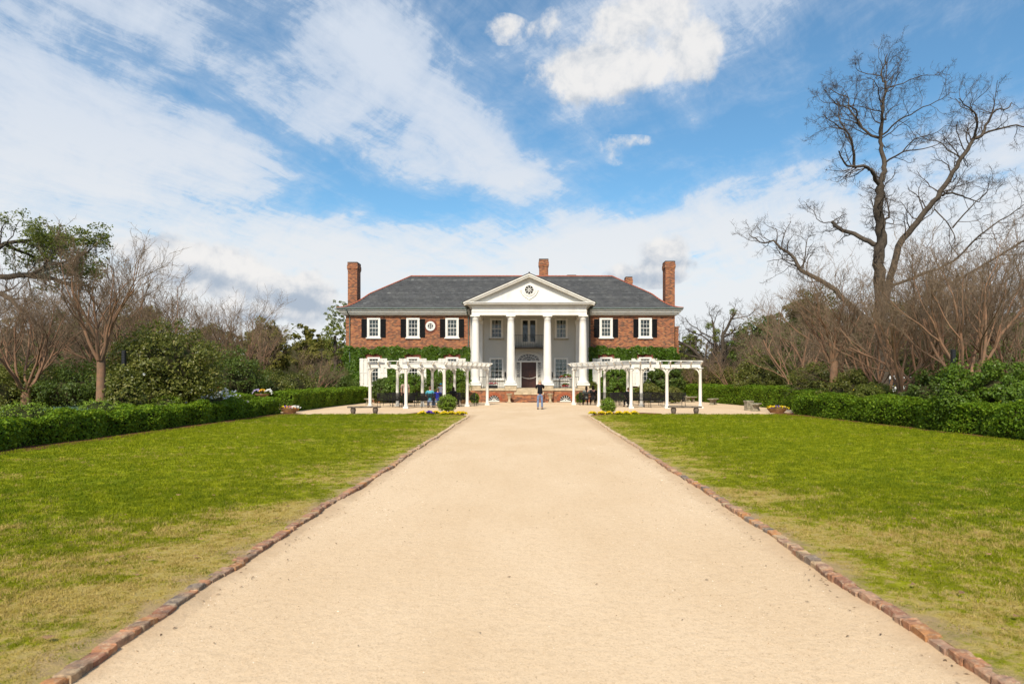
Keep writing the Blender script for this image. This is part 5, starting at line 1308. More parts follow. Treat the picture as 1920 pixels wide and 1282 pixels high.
# entablature on three sides, ceiling
b = MB(); T_ = .55
def band(e, z0, z1):
    b.box(EXL-e, EXR+e, PYF-e, PYF+T_, z0, z1); b.box(EXL-e, EXL+T_, PYF+T_, WY-.022, z0, z1); b.box(EXR-T_, EXR+e, PYF+T_, WY-.022, z0, z1)
band(0, AZ0, AZ1); band(.03, AZ1, AZ1+.05); band(-.02, AZ1+.05, AZ2); band(.06, AZ2, AZ2+.06)
band(.14, AZ2+.15, AZ2+.2)
ENT = part(b, 'entablature', M['white'])
b = MB(); b.box(EXL+T_, EXR-T_, PYF+T_, WY-.022, AZ0+.32, AZ0+.38); part(b, 'portico_ceiling', M['white'])
b = MB(); e = .10
b.box(EXL-.04, EXR+.04, PYF-.045, PYF+.3, AZ2+.06, AZ2+.15)
nd = 86
for i in range(nd):
    X = EXL-.12+(EXR-EXL+.24)*(i+.25)/nd; b.box(X, X+.06, PYF-.13, PYF-.045, AZ2+.065, AZ2+.148)
part(b, 'dentils', M['white'])
b = MB()   # cornice slab
for o_, z0, z1 in ((.38, CZ-.13, CZ-.03), (.46, CZ-.03, CZ+.03)):
    b.box(EXL-o_, EXR+o_, PYF-o_, PYF+.4, z0, z1); b.box(EXL-o_, EXL+.3, PYF+.4, WY-.5, z0, z1); b.box(EXR-.3, EXR+o_, PYF+.4, WY-.5, z0, z1)
part(b, 'portico_cornice', M['white'])
# pediment
APX, APZ = XC, 10.04; tipL, tipR = EXL-.62, EXR+.62; tz = CZ+.0
sl = (APZ-tz)/(APX-tipL); ang = math.atan(sl)
b = MB(); hw = EXR-XC+.05; pz = CZ+.03; n_b = 12
tymTop = lambda dxx: APZ-.34-sl*abs(dxx)
hw2 = (APZ-.34-pz)/sl
b.add([(XC-hw2, PYF+.0, pz), (XC+hw2, PYF+.0, pz), (XC, PYF+.0, APZ-.34)], [(0, 1, 2)])
TYM = part(b, 'tympanum', M['white'])
def rake(mb, o0, o1, dn0, dn1, y0, y1):
    """sloping band on both sides, dn measured down from the roof line"""
    for s in (-1, 1):
        xt = tipL if s < 0 else tipR
        P_ = []
        for dn in (dn0, dn1):
            for (xx, zz) in ((xt+(-s)*o0, None), (APX, None)):
                z = APZ-sl*abs(xx-APX)-dn/math.cos(ang); P_.append((xx, z))
        (x1_, z1_), (x2_, z2_), (x3_, z3_), (x4_, z4_) = P_
        vs = [(x, y, z) for y in (y0, y1) for x, z in ((x1_, z1_), (x2_, z2_), (x4_, z4_), (x3_, z3_))]
        mb.add(vs, [(0, 1, 2, 3), (7, 6, 5, 4), (0, 4, 5, 1), (3, 2, 6, 7), (0, 3, 7, 4), (1, 5, 6, 2)])
b = MB(); rake(b, .0, 0, .0, .10, PYF-.50, PYF+.3); rake(b, .05, 0, .10, .22, PYF-.42, PYF+.3); rake(b, .22, 0, .22, .27, PYF-.22, PYF+.3)
part(b, 'raking_cornice', M['white2'])
b = MB(); rake(b, .5, 0, .27, .31, PYF-.05, PYF+.2); nd = 44
for s in (-1, 1):
    for i in range(nd):
        dxx = .12+(hw2-.35)*(i)/nd; x0 = XC+s*dxx; zt = APZ-sl*dxx-.275/math.cos(ang)-.015
        Mx = Matrix.Translation((x0, PYF-.075, zt-.06)) @ Matrix.Rotation(s*ang, 4, 'Y'); b.cbox((0, 0, 0), (.055, .13, .085), Mx)
part(b, 'raking_dentils', M['white'])
# gable roof behind the pediment
b = MB(); yb = 62.2
for s in (-1, 1):
    xt = (tipL-.06) if s < 0 else (tipR+.06); zt = APZ-sl*abs(xt-APX)
    for (za, m_) in ((.05, 0),):
        b.add([(xt, PYF-.52, zt+.0), (APX, PYF-.52, APZ+.0), (APX, yb, APZ), (xt, yb, zt), (xt, PYF-.52, zt+.06), (APX, PYF-.52, APZ+.06), (APX, yb, APZ+.06), (xt, yb, zt+.06)], [(0, 1, 2, 3), (7, 6, 5, 4), (0, 4, 5, 1), (0, 3, 7, 4)])
b.tube([(APX, PYF-.53, APZ+.07), (APX, yb, APZ+.07)], .06, 6)
part(b, 'portico_roof', mnoise('dark_lead_flashing', (.035, .03, .03), (.06, .055, .05), 4, .6))
b = MB()
for s, X in ((-1, tipL-.10), (1, tipR+.10)): b.tube([(X, PYF-.5, tz-.02), (X, WY-.6, tz-.02)], .06, 8)
part(b, 'portico_gutter', M['gutter'])
# oculus with eight spokes and carved swag
ox, oz = XC, wz(543.5, PYF); b = MB(); ring(b, ox, oz, PYF-.001, .34, .42, .07, 40); ring(b, ox, oz, PYF-.001, .42, .50, .04, 40); OC = part(b, 'oculus', M['white'])
b = MB(); disc(b, ox, oz, PYF-.012, .345, 40); b.build('pane', M['room'], OC)
b = MB()
for i in range(8):
    Mx = Matrix.Translation((ox, PYF-.035, oz)) @ Matrix.Rotation(R(45*i+22.5), 4, 'Y'); b.box(.07, .345, -.02, .012, -.018, .018, Mx)
ring(b, ox, oz, PYF-.014, .055, .095, .045, 20); b.build('spokes', M['white'], OC)
b = MB()
for s in (-1, 1):
    pts = [(ox+s*x, PYF-.035, oz+z) for x, z in ((.66, -.04), (.62, -.18), (.5, -.38), (.3, -.55), (.12, -.66), (0, -.72))]; b.tube(pts, [.05, .035, .045, .035, .045, .05], 8)
    for j in range(5): 
        p = pts[j]; b.lathe([(.001, -.05), (.05, -.02), (.055, .02), (.001, .05)], p, 8, False)
    b.box(ox+s*.66-.07, ox+s*.66+.07, PYF-.06, PYF, oz-.08, oz+.04)
b.tube([(ox, PYF-.035, oz-.7), (ox, PYF-.035, oz-.84)], [.06, .02], 8)
part(b, 'carved_swag', M['white'])

# porch base
PB = 53.4; pbL, pbR = XC-4.9, XC+4.9
b = MB(); b.box(pbL+.06, pbR-.06, PB+.06, WY-.03, -.1, .90)
for X in (CX[1], CX[2]): b.box(X-.42, X+.42, PB-.26, PB+.06, -.1, .90)
for X in (pbL+.06, pbR-.66): b.box(X+.0, X+.6, PB-.0, PB+.06, -.1, .90)
part(b, 'porch_base', M['brick'])
b = MB(); b.box(pbL, pbR, PB, WY-.03, .90, 1.08)
for X in (CX[1], CX[2]): b.box(X-.47, X+.47, PB-.31, PB, .90, 1.08)
part(b, 'porch_floor', M['stone'], bevel=.012)
for X in CX:
    b = MB(); b.box(X-.46, X+.46, 54-.46, 54+.46, 1.083, 1.30); part(b, 'column_block', M['stone'], bevel=.01)
sxa, sxb = CX[1]+.43, CX[2]-.43
b = MB(); b.box(sxa-.1, sxb+.1, PB-.55, PB+.05, -.1, .60); part(b, 'step_base', M['brick'])
b = MB(); b.box(sxa-.14, sxb+.14, PB-.60, PB+.03, .60, .80); part(b, 'step', M['stone'], bevel=.012)
b = MB(); b.box(sxa+.02, sxb-.02, PB-.26, PB+.0, .80, .935); part(b, 'step', M['stone'], bevel=.012)
# lunettes
for x in (926.3, 1060.2):
    X = wx(x, PB); b = MB(); n = 17
    for i in range(n): ring(b, X, .12, PB+.058, .43, .66, .035, 1, 1, 180*i/n+.8, 180*(i+1)/n-.8)
    LU = part(b, 'lunette_arch', mnoise('rubbed_arch_brick', (.36, .11, .05), (.24, .07, .04), 7, .85, .4, 40, .2, .01, 5, 'pos'))
    b = MB(); disc(b, X, .12, PB+.045, .44, 24, 1, 0, 180); b.build('dark_opening', M['room'], LU)
    b = MB()
    for a in (20, 48, 75, 105, 132, 160):
        Mx = Matrix.Translation((X, PB+.04, .12)) @ Matrix.Rotation(-R(a), 4, 'Y'); b.box(.1, .42, -.015, .004, -.014, .014, Mx)
    ring(b, X, .12, PB+.044, .08, .13, .04, 16, 1, 0, 180); b.box(X-.42, X+.42, PB-.0, PB+.04, .04, .13); b.build('spokes', M['white'], LU)
# front door with fanlight and sidelights
dcx = (doorx0+doorx1)/2; dtop = sz_(679); ddx = (doorx1-doorx0)/2
b = MB(); b.box(doorx0, doorx1, WY+.08, WY+.14, 1.1, dtop); DOOR = part(b, 'front_door', M['wood'])
b = MB()
for s in (-1, 1):
    for z0, z1 in ((1.25, 1.85), (2.0, 2.55), (2.68, 3.1)): 
        xa, xb = sorted((dcx+s*.07, dcx+s*(ddx-.1))); b.box(xa, xb, WY+.06, WY+.08, z0, z1)
b.build('panels', M['wood'], DOOR, bevel=.012)
b = MB(); b.lathe([(.001, -.03), (.03, 0), (.001, .03)], (dcx+.06, WY+.04, 2.1), 10, False); b.build('handle', mat('brass', (.5, .35, .1), .3, .5, metal=1), DOOR)
b = MB()
for s in (-1, 1):
    xa, xb = sorted((dcx+s*ddx, dcx+s*(ddx+.13))); b.box(xa, xb, WY-.09, WY+.1, 1.09, dtop+.0)
    xa, xb = sorted((dcx+s*(ddx+.46), dcx+s*(ddx+.56))); b.box(xa, xb, WY-.07, WY-.022, 1.09, dtop)
b.box(dcx-ddx-.56, dcx+ddx+.56, WY-.10, WY+.1, dtop, dtop+.13); DS = part(b, 'door_surround', M['white'], bevel=.008)
b = MB()
for (r_, w_, p_) in ((.93, .06, .05), (1.03, .04, .035), (1.12, .05, .05)):
    ring(b, dcx, dtop+.12, WY-.021, r_, r_+w_, p_, 40, .66, 0, 180)
    for s in (-1, 1):
        xa, xb = sorted((dcx+s*r_, dcx+s*(r_+w_)))
        if r_ > 1.0: b.box(xa, xb, WY-.021-p_, WY-.021, 2.0, dtop+.12)
part(b, 'arch_moulding', M['white'])
b = MB(); disc(b, dcx, dtop+.135, WY-.03, .92, 32, .62, 0, 180)
for s in (-1, 1):
    xa, xb = sorted((dcx+s*(ddx+.13), dcx+s*(ddx+.46))); b.box(xa, xb, WY-.034, WY-.03, 2.0, dtop-.03)
b.build('dark_glass', mat('dark_leaded_glass', (.012, .012, .014), .08, .6), DS)
b = MB()
for i in range(9):
    a = R(10+160*i/8); p0 = (dcx+.2*math.cos(a), WY-.05, dtop+.135+.2*.62*math.sin(a)); p1 = (dcx+.90*math.cos(a), WY-.05, dtop+.135+.90*.62*math.sin(a)); b.tube([p0, p1], .013, 5)
for r_ in (.2, .58): ring(b, dcx, dtop+.135, WY-.035, r_, r_+.022, .03, 30, .62, 0, 180)
for i in range(8):
    a = R(20+160*i/8); b.tube([(dcx+.74*math.cos(a)+.13*math.cos(t), WY-.05, dtop+.135+.74*.62*math.sin(a)+.08*math.sin(t)) for t in np.linspace(0, 6.28, 9)], .011, 4)
for s in (-1, 1):
    X = dcx+s*(ddx+.295)
    for j in range(7):
        z = 2.14+j*(dtop-2.2)/7; b.tube([(X+.12*math.sin(t), WY-.05, z+.10*math.cos(t)) for t in np.linspace(0, 6.28, 11)], .015, 4)
        if j < 6: b.tube([(X-.13, WY-.05, z+.13), (X+.13, WY-.05, z+.16)], .01, 4)
b.build('tracery', M['white'], DS)
b = MB(); pts = [(dcx+ddx*1.0*t, WY-.16, 2.02-.16*(1-t*t)) for t in np.linspace(-1, 1, 15)]; b.tube(pts, .022, 6); part(b, 'rope_barrier', mnoise('white_rope', (.6, .58, .52), (.4, .38, .34), 20))
# wall lanterns
for x in (947.5, 1034.8):
    X = sx_(x); b = MB(); b.box(X-.07, X+.07, WY-.2, WY-.06, 1.85+.15, 2.35); b.lathe([(.09, 0), (.02, .12)], (X, WY-.13, 2.35), 6); b.box(X-.015, X+.015, WY-.13, WY-.02, 2.15, 2.2); part(b, 'wall_lantern', M['black'])
# railings and balcony
def railing(x0, x1, y, z0, z1, name='railing', step=.17):
    b = MB(); b.box(x0, x1, y-.02, y+.02, z1-.035, z1); b.box(x0, x1, y-.014, y+.014, z0+.08, z0+.11)
    n = max(2, int((x1-x0)/step))
    for i in range(n+1):
        X = x0+(x1-x0)*i/n; rr = .018 if i in (0, n) else .0095; b.box(X-rr, X+rr, y-rr, y+rr, z0, z1-.034)
    return part(b, name, M['black'])
railing(CX[0]+.34, CX[1]-.34, 54.0, 1.085, wz(705.8, 54)); railing(CX[2]+.34, CX[3]-.34, 54.0, 1.085, wz(705.8, 54))
bz = sz_(654); b = MB(); b.box(sx_(958), sx_(1026), WY-1.15, WY-.022, bz, bz+.12); BAL = part(b, 'balcony', mnoise('dark_balcony_slab', (.05, .04, .035), (.08, .07, .06), 5))
YB = WY-1.1; BX0, BX1 = sx_(959), sx_(1025)
railing(BX0, BX1, YB, bz+.12, bz+1.12, 'balcony_railing', .15)
b = MB()
for X in (BX0+.3, BX1-.3): b.tube([(X, WY-.03, bz-.55), (X, WY-.3, bz-.45), (X, WY-.75, bz-.02)], .03, 6)
part(b, 'balcony_bracket', M['black'])
b = MB(); X0, X1 = sx_(979), sx_(1003); b.box(X0, X1, WY-.75, WY-.35, bz+.14, bz+.2); b.box(X0, X1, WY-.75, WY-.70, bz+.5, bz+.56)
for i in range(12):
    X = X0+.05+(X1-X0-.1)*i/11; b.tube([(X+.04*math.sin(t), WY-.72, bz+.35+.15*math.cos(t)) for t in np.linspace(0, 6.28, 9)], .012, 4)
for X in (X0+.03, X1-.03): b.box(X-.02, X+.02, WY-.75, WY-.35, bz+.12, bz+.56)
o = b.build('garden_seat', M['white2']); tag(o, 'white ornate metal seat behind the balcony railing', 'seat')

# ivy on the lower walls, kept clear of windows and shutters
def ivy(x0, x1, label, seed, bumps):
    rng = np.random.RandomState(seed); n = 26000; C = np.zeros((n, 3)); C[:, 0] = rng.uniform(x0, x1, n); C[:, 2] = rng.uniform(0, 1, n)**.9*4.72
    top = sz_(651.5)+.10*np.sin(C[:, 0]*1.7+seed)+.07*np.sin(C[:, 0]*4.3)+.05*np.sin(C[:, 0]*11)
    k = C[:, 2] < top+.0
    for (a, c) in UPW:
        xa, xb = sx_(a-13.6)-.02, sx_(c+13.4)+.02; wa, wb = sx_(a)-.05, sx_(c)+.05
        k &= ~((C[:, 0] > xa) & (C[:, 0] < xb) & (C[:, 2] > 1.05) & (C[:, 2] < sz_(671.5)))
        k &= ~((C[:, 0] > wa-.12) & (C[:, 0] < wb+.12) & (C[:, 2] > 1.0) & (C[:, 2] < sz_(664)+.05*np.sin(C[:, 0]*9)))
    C = C[k]; dpt = .10+.07*np.sin(C[:, 0]*1.9+C[:, 2]*2.3)+.05*np.sin(C[:, 0]*4.7-C[:, 2]*3.1)
    C[:, 1] = WY-.03-np.abs(dpt)*rng.uniform(.35, 1.15, len(C))
    fo = Fol(); fo.leaves(C, .15, rng, np.tile([0, -1, .35], (len(C), 1)), asp=.8)
    for (bx, bz_, br, m_) in bumps:
        q = nz(rng.normal(size=(m_, 3)))*br*(.8+.3*rng.rand(m_, 1))*np.array([1, .5, 1]); Cb = q+np.array([bx, WY+.0, bz_]); kk = (Cb[:, 1] < WY) & (Cb[:, 2] > 0) | (Cb[:, 0] > HR) | (Cb[:, 0] < HL)
        fo.leaves(Cb[kk & (Cb[:, 2] > 0)], .15, rng, q[kk & (Cb[:, 2] > 0)], asp=.8)
    tag(fo.build('ivy', [M['ivyleaf']]), label, 'ivy')
ivy(HL-.12, PXL+.0, 'green ivy covering the lower brick wall left of the portico', 3, [(HL, 2.2, .45, 900), (HL, 3.6, .35, 700), (HL, .9, .5, 900)])
ivy(PXR, HR+.15, 'green ivy covering the lower brick wall right of the portico', 4, [(HR, 3.6, .45, 900), (11.2, 3.9, .6, 900), (HR, 2.2, .5, 900)])

# shrubs against the house
def hshrub(x, D, rx_, h, label, m='darkleaf', seed=1, size=.10, n=9000, lift=0, name='foundation_shrub', core=.8, **k):
    return bush(name, (wx(x, D), D, 0), (rx_, rx_*.8, h/2), label, 'shrub', M[m], M['camcore'], seed, n, size, 170, .82, None, core, .16*rx_, -.8, None, lift=lift, **k)
hshrub(757, 52, 1.75, 2.05, 'broad dark rounded shrub before the left lower windows', 'shrubleaf', 81, n=12000)
hshrub(722, 51.5, 1.0, 1.75, 'dark rounded shrub at the left of the broad one', 'darkleaf', 82)
hshrub(848, 54, 1.45, 2.55, 'tall dark shrub beside the left end of the porch', 'shrubleaf', 83, n=11000)
hshrub(820, 53.5, .9, 1.8, 'smaller dark shrub left of the porch end shrub', 'darkleaf', 84, n=6000)
hshrub(1150, 54, 1.15, 2.5, 'pointed green shrub beside the right end of the porch', 'shrubleaf', 85, n=9000)
hshrub(1112, 54.5, .6, 1.5, 'small shrub close against the right porch corner', 'camellia', 86, n=4000)
hshrub(1216, 52.5, .95, 1.35, 'low rounded shrub below the rightmost lower window', 'camellia', 87, n=6000)
hshrub(1248, 54, 1.35, 3.0, 'tall glossy magnolia shrub at the right end of the house', 'darkleaf', 88, .15, n=9000)
hshrub(1262, 51.0, .62, 1.2, 'small round shrub in front of the tall glossy magnolia shrub', 'camellia', 89, n=4000)
hshrub(890, 49.8, .32, .75, 'small round potted shrub beside the left porch corner', 'balleaf', 90, .07, n=1800)
hshrub(1089, 49.8, .35, .8, 'small round potted shrub behind the seated women', 'balleaf', 91, .07, n=1800)
# low brick garden wall seen between benches and shrubs
b = MB(); b.box(wx(700, 53.5), wx(775, 53.5), 53.2, 53.5, -.05, .33); tag(b.build('garden_wall', M['brick']), 'low brick kerb wall below the left foundation shrubs', 'wall')
# ------------------------------------------------------------------ pergolas
def pergola(s, label):
    """s = 1 right of the path, -1 its mirror image on the left"""
    if s > 0: FR = [(10.5, 42.0), (8.45, 42.0), (6.2, 41.7), (4.55, 44.8), (3.1, 48.0)]; RE = [(9.0, 44.8), (7.3, 44.6), (6.75, 47.0), (5.45, 49.6)]
    else: FR = [(-10.1, 43.2), (-7.57, 41.8), (-5.3, 42.4), (-4.1, 44.9), (-2.94, 47.4)]; RE = [(-8.75, 45.2), (-7.05, 44.9), (-6.7, 47.0), (-5.45, 49.6)]
    PH = 2.50
    ox, oy = FR[2]; E = empty('pergola', (ox, oy, 0), 0, label, 'pergola', 'white timber pergolas before the house')
    def build(b, name, **k):
        b.v = [(v[0]-ox, v[1]-oy, v[2]) for v in b.v]; return b.build(name, M['white2'], E, **k)
    for (x, y) in FR+RE:
        b = MB(); b.lathe([(.125, .12), (.13, .16), (.115, .2), (.100, .26), (.100, .9), (.090, PH-.22), (.10, PH-.2), (.112, PH-.18), (.10, PH-.15), (.105, PH-.1), (.135, PH-.06)], (x, y, 0), 20)
        o = build(b, 'post', smooth=True); c = MB(); c.box(-.155+x-ox, .155+x-ox, -.155+y-oy, .155+y-oy, 0, .12); c.box(-.15+x-ox, .15+x-ox, -.15+y-oy, .15+y-oy, PH-.06, PH); c.build('base_and_cap', M['white2'], o)
    def beam(p, q, z0, z1, t=.06, off=.0, ext=0, name='beam'):
        p, q = Vector((*p, 0)), Vector((*q, 0)); d_ = (q-p).normalized(); n_ = Vector((-d_.y, d_.x, 0)); L = (q-p).length
        Mx = Matrix(((d_.x, n_.x, 0, p.x+n_.x*off), (d_.y, n_.y, 0, p.y+n_.y*off), (0, 0, 1, 0), (0, 0, 0, 1)))
        b = MB(); b.prism([(-ext, z0), (L+ext, z0), (L+ext, z1), (-ext, z1)], Mx, t); return build(b, name)
    for ch, arm in ((FR, 0), (RE, 1)):
        segs = [(ch[0], ch[2] if not arm else ch[1]), (ch[2] if not arm else ch[1], ch[-1])]
        if not arm: segs = list(zip(ch[:-1], ch[1:]))
        else: segs = list(zip(ch[:-1], ch[1:]))
        for p, q in segs:
            for off in (-.09, .09): beam(p, q, PH, PH+.19, .045, off, .04)
    # rafters with curved ends: along arm one (across the front), arm two (running back to the house)
    def rafter(p, q, e0=.55, e1=.45):
        p, q = Vector((*p, 0)), Vector((*q, 0)); d_ = (q-p).normalized(); n_ = Vector((-d_.y, d_.x, 0)); L = (q-p).length
        Mx = Matrix(((d_.x, n_.x, 0, p.x), (d_.y, n_.y, 0, p.y), (0, 0, 1, 0), (0, 0, 0, 1)))
        z0, z1 = PH+.17, PH+.39; cv = [(.0, 0), (-.06, .012), (-.14, .05), (-.21, .10), (-.27, .15), (-.34, .17), (-e0+.1, .175)]
        poly = [(-e0+.35+a, z0+c) for a, c in cv]+[(-e0-.02, z0+.175), (-e0-.02, z1), (L+e1+.02, z1), (L+e1+.02, z0+.175)]+[(L+e1-.35-a, z0+c) for a, c in cv[::-1]]
        b = MB(); b.prism(poly, Mx, .07); return build(b, 'rafter')
    def lerp(a, c, t): return (a[0]+(c[0]-a[0])*t, a[1]+(c[1]-a[1])*t)
    def along(ch, t):
        Ls = [math.dist(a, c) for a, c in zip(ch[:-1], ch[1:])]; d_ = t*sum(Ls)
        for (a, c), l in zip(zip(ch[:-1], ch[1:]), Ls):
            if d_ <= l+1e-9: return lerp(a, c, d_/l)
            d_ -= l
        return ch[-1]
    # front arm
    A0 = FR[:3]; B0 = [(FR[0][0]-.0, RE[0][1]), RE[0], RE[1]]
    n1 = 7
    for i in range(n1+1): rafter(along(A0, i/n1*.995), along(B0, i/n1*.995))
    A1 = FR[2:]; B1 = RE[1:]; n2 = 9
    for i in range(1, n2+1): rafter(along(A1, i/n2), along(B1, i/n2), .5, .4)
    # the outer end: beam closing the front arm
    beam((FR[0][0], FR[0][1]), (FR[0][0], RE[0][1]), PH-.0, PH+.165, .045, 0, 0); beam((FR[0][0], RE[0][1]), RE[0], PH, PH+.19, .045, 0, .1)
    for t in (-.10,):   # thin battens over the rafters
        p = [lerp(along(A0, u), along(B0, u), t) for u in (0, .5, 1)]
        for a, c in zip(p[:-1], p[1:]): beam(a, c, PH+.391, PH+.43, .05, 0, .05, 'batten')
        p = [lerp(along(A1, u), along(B1, u), t) for u in (0, .5, 1)]
        for a, c in zip(p[:-1], p[1:]): beam(a, c, PH+.391, PH+.43, .05, 0, .05, 'batten')
    # curved braces
    def brace(pp, toward):
        p, q = Vector((*pp, 0)), Vector((*toward, 0)); d_ = (q-p).normalized(); n_ = Vector((-d_.y, d_.x, 0))
        Mx = Matrix(((d_.x, n_.x, 0, p.x), (d_.y, n_.y, 0, p.y), (0, 0, 1, 0), (0, 0, 0, 1))); r0, r1 = .36, .435
        arc = [(.455-r0*math.cos(a), PH-.435+r0*math.sin(a)) for a in np.linspace(0, 1.571, 9)]; arc2 = [(.455-r1*math.cos(a)+.0, PH-.435+r1*math.sin(a)*.998) for a in np.linspace(0, 1.571, 9)]
        b = MB(); n = 9
        for i in range(n-1): b.prism([arc[i], arc[i+1], arc2[i+1], arc2[i]], Mx, .05)
        build(b, 'brace')
    for ch in (FR, RE):
        for i, p in enumerate(ch):
            if i > 0: brace(p, ch[i-1])
            if i < len(ch)-1: brace(p, ch[i+1])
    return E
pergola(-1, 'white timber pergola over black benches left of the path'); pergola(1, 'white timber pergola over black benches right of the path')

# ------------------------------------------------------------------ black slatted benches
def make_bench():
    E = empty('park_bench', (0, 0, 0)); W = 1.5
    def slat(y, z, ang, wd=.065, th=.014, first=[None]):
        Mx = Matrix.Translation((0, y, z)) @ Matrix.Rotation(ang, 4, 'X')
        if first[0] is None:
            b = MB(); b.box(-W/2, W/2, -.024, .024, -.007, .007); first[0] = b.build('slat', M['black'], E); o = first[0]
        else: o = link('slat', first[0].data, E)
        o.matrix_local = Mx; return o
    for i in range(6): slat(.04+i*.078, .43-.01*math.sin(i), 0)      # seat; the sitter looks towards +y
    for i in range(6): slat(-.015-i*.022, .50+i*.077, R(90+14))
    for s in (-1, 1):
        x = s*(W/2-.05); b = MB()
        b.tube([(x, .50, 0), (x, .46, .2), (x, .45, .42), (x, .30, .42), (x, .02, .41), (x, -.02, .48), (x, -.13, .92)], .017, 6)
        b.tube([(x, -.16, 0), (x, -.08, .22), (x, -.01, .42)], .017, 6); b.tube([(x, -.08, .66), (x, .1, .67), (x, .36, .66), (x, .44, .60), (x, .44, .42)], .016, 6)
        b.build('end_frame', M['black'], E, smooth=True)
    return E
bench0 = make_bench(); bench0['category'] = 'bench'; bench0['group'] = 'black slatted benches under the pergolas'
BN = [(-1, 729, 43.3, -4, 'black slatted bench at the left end of the left pergola, seen from behind'), (-1, 757, 44.2, 10, 'black slatted bench behind the second front post of the left pergola'),
 (-1, 783, 43.6, 2, 'empty black bench just left of the person in the pale blue shirt'), (-1, 812, 42.6, 4, 'black bench carrying the people in pale blue and royal blue shirts'),
 (-1, 843, 44.3, -6, 'black bench behind the larger ball shrub'), (-1, 871, 45.6, -10, 'black bench at the porch end of the left pergola'), (-1, 742, 46.6, 60, 'black bench turned sideways at the back of the left pergola'), (-1, 801, 46.8, 0, 'black bench in the back row behind the person in pale blue'),
 (1, 1106, 47.2, 3, 'black bench with two dark haired women on it'), (1, 1141, 46.2, 12, 'black bench behind the second front post of the right pergola'), (1, 1166, 43.8, -5, 'black bench behind and right of the smaller ball shrub'),
 (1, 1199, 43.2, 2, 'black bench just right of the middle front post of the right pergola'), (1, 1229, 43.6, -3, 'black bench left of the fourth front post of the right pergola'), (1, 1265, 45.2, 10, 'black bench at the outer end of the right pergola'), (1, 1183, 46.6, 0, 'black bench in the back row of the right pergola, near its middle'), (1, 1218, 46.8, 0, 'black bench in the back row of the right pergola, near its outer end')]
for i, (s, x, D, a, lab) in enumerate(BN):
    o = bench0 if i == 0 else copy_tree(bench0); o.location = (wx(x, D), D, 0); o.rotation_euler = (0, 0, R(a)); o['label'] = lab

# ------------------------------------------------------------------ stone benches, pillars, bowls, urns
def stone_bench(loc, rz, L, H, label, m, kind='scroll', W=.42):
    E = empty('stone_bench', loc, rz, label, 'bench', None)
    b = MB(); b.box(-L/2, L/2, -W/2, W/2, H-.075, H); b.build('seat', m, E, bevel=.018)
    for s in (-1, 1):
        b = MB(); x = s*(L/2-.28)
        if kind == 'scroll':
            pr = [(.13, 0), (.15, .05), (.17, .12), (.19, .20), (.17, .27), (.14, H-.076)]
            b.lathe(pr, (x, 0, 0), 14, True, .75, 1.0)
        else:
            vs = []; prof = [(.17, 0), (.16, .05), (.10, .16), (.09, .22), (.14, H-.12), (.17, H-.076)]
            for w_, z in prof: vs += [(x-.06, -w_, z), (x+.06, -w_, z), (x+.06, w_, z), (x-.06, w_, z)]
            b.add(vs, [(i*4+j, i*4+(j+1) % 4, (i+1)*4+(j+1) % 4, (i+1)*4+j) for i in range(len(prof)-1) for j in range(4)]+[(0, 1, 2, 3)])
        b.build('leg', m, E, smooth=(kind == 'scroll'))
    return E
stone_bench((wx(683, 35.2), 35.2, 0), R(8), 1.68, .39, 'dark stone bench on carved feet at the far edge of the left lawn', M['darkstone'])
stone_bench((wx(1284, 35.2), 35.2, 0), R(-8), 1.70, .39, 'dark stone bench on carved feet at the far edge of the right lawn', M['darkstone'])
stone_bench((wx(1418, 38.2), 38.2, 0), R(62), 1.15, .44, 'grey stone bench beside the larger stone pillar', M['oldstone'], 'pedestal')
stone_bench((wx(1337, 48), 48, 0), R(55), 1.15, .44, 'grey stone bench alone against the right court hedge', M['oldstone'], 'pedestal')
stone_bench((wx(1295, 53.5), 53.5, 0), R(40), 1.15, .44, 'small grey stone bench farthest back by the right court hedge', M['oldstone'], 'pedestal')
stone_bench((wx(692, 48), 48, 0), R(-60), 1.1, .44, 'grey stone bench behind the outer post of the left pergola', M['oldstone'], 'pedestal')
def pillar(x, D, w_, h, label):
    E = empty('stone_pillar', (wx(x, D), D, 0), R(10), label, 'pillar'); b = MB(); z = 0
    while z < h-.1:
        b.box(-w_/2+rnd.uniform(0, .012), w_/2-rnd.uniform(0, .012), -w_/2, w_/2, z+.004, z+.115); z += .12
    b.build('shaft', M['oldstone'], E, bevel=.01); b = MB(); b.box(-w_/2-.03, w_/2+.03, -w_/2-.03, w_/2+.03, h-.09, h); b.build('cap', M['oldstone'], E, bevel=.012)
pillar(1403.5, 39.3, .38, .56, 'larger grey stone pillar beside the stone bench by the right hedge')
pillar(1283, 55, .30, .50, 'smaller grey stone pillar far back at the end of the right hedge')
def bowl(x, D, rx_, label, flowers, seed, rz=0):
    E = empty('flower_bowl', (wx(x, D), D, 0), rz, label, 'planter'); b = MB()
    b.lathe([(rx_*.62, 0), (rx_*.66, .03), (rx_*.8, .10), (rx_*.95, .2), (rx_*1.0, .235), (rx_*1.03, .25), (rx_*.97, .262), (rx_*.9, .2)], (0, 0, 0), 28, True, 1, .75)
    b.build('bowl', M['terra'], E, smooth=True)
    o = pansies('pansies', (0, 0, .22), rx_*.95, flowers, None, seed, 190, None); o.parent = E
    return E
bowl(543, 36.0, .48, 'wide ochre flower bowl with purple and orange pansies by the left hedge', ['yellow', 'purple', 'orange', 'whitepetal'], 31)
bowl(1457, 36.2, .54, 'wide flower bowl with purple and yellow pansies by the right hedge', ['yellow', 'purple', 'yellow'], 32)
E = empty('path_light', (wx(524.5, 35.6), 35.6, 0), 0, 'slim pale path light standing left of the flower bowl', 'garden light')
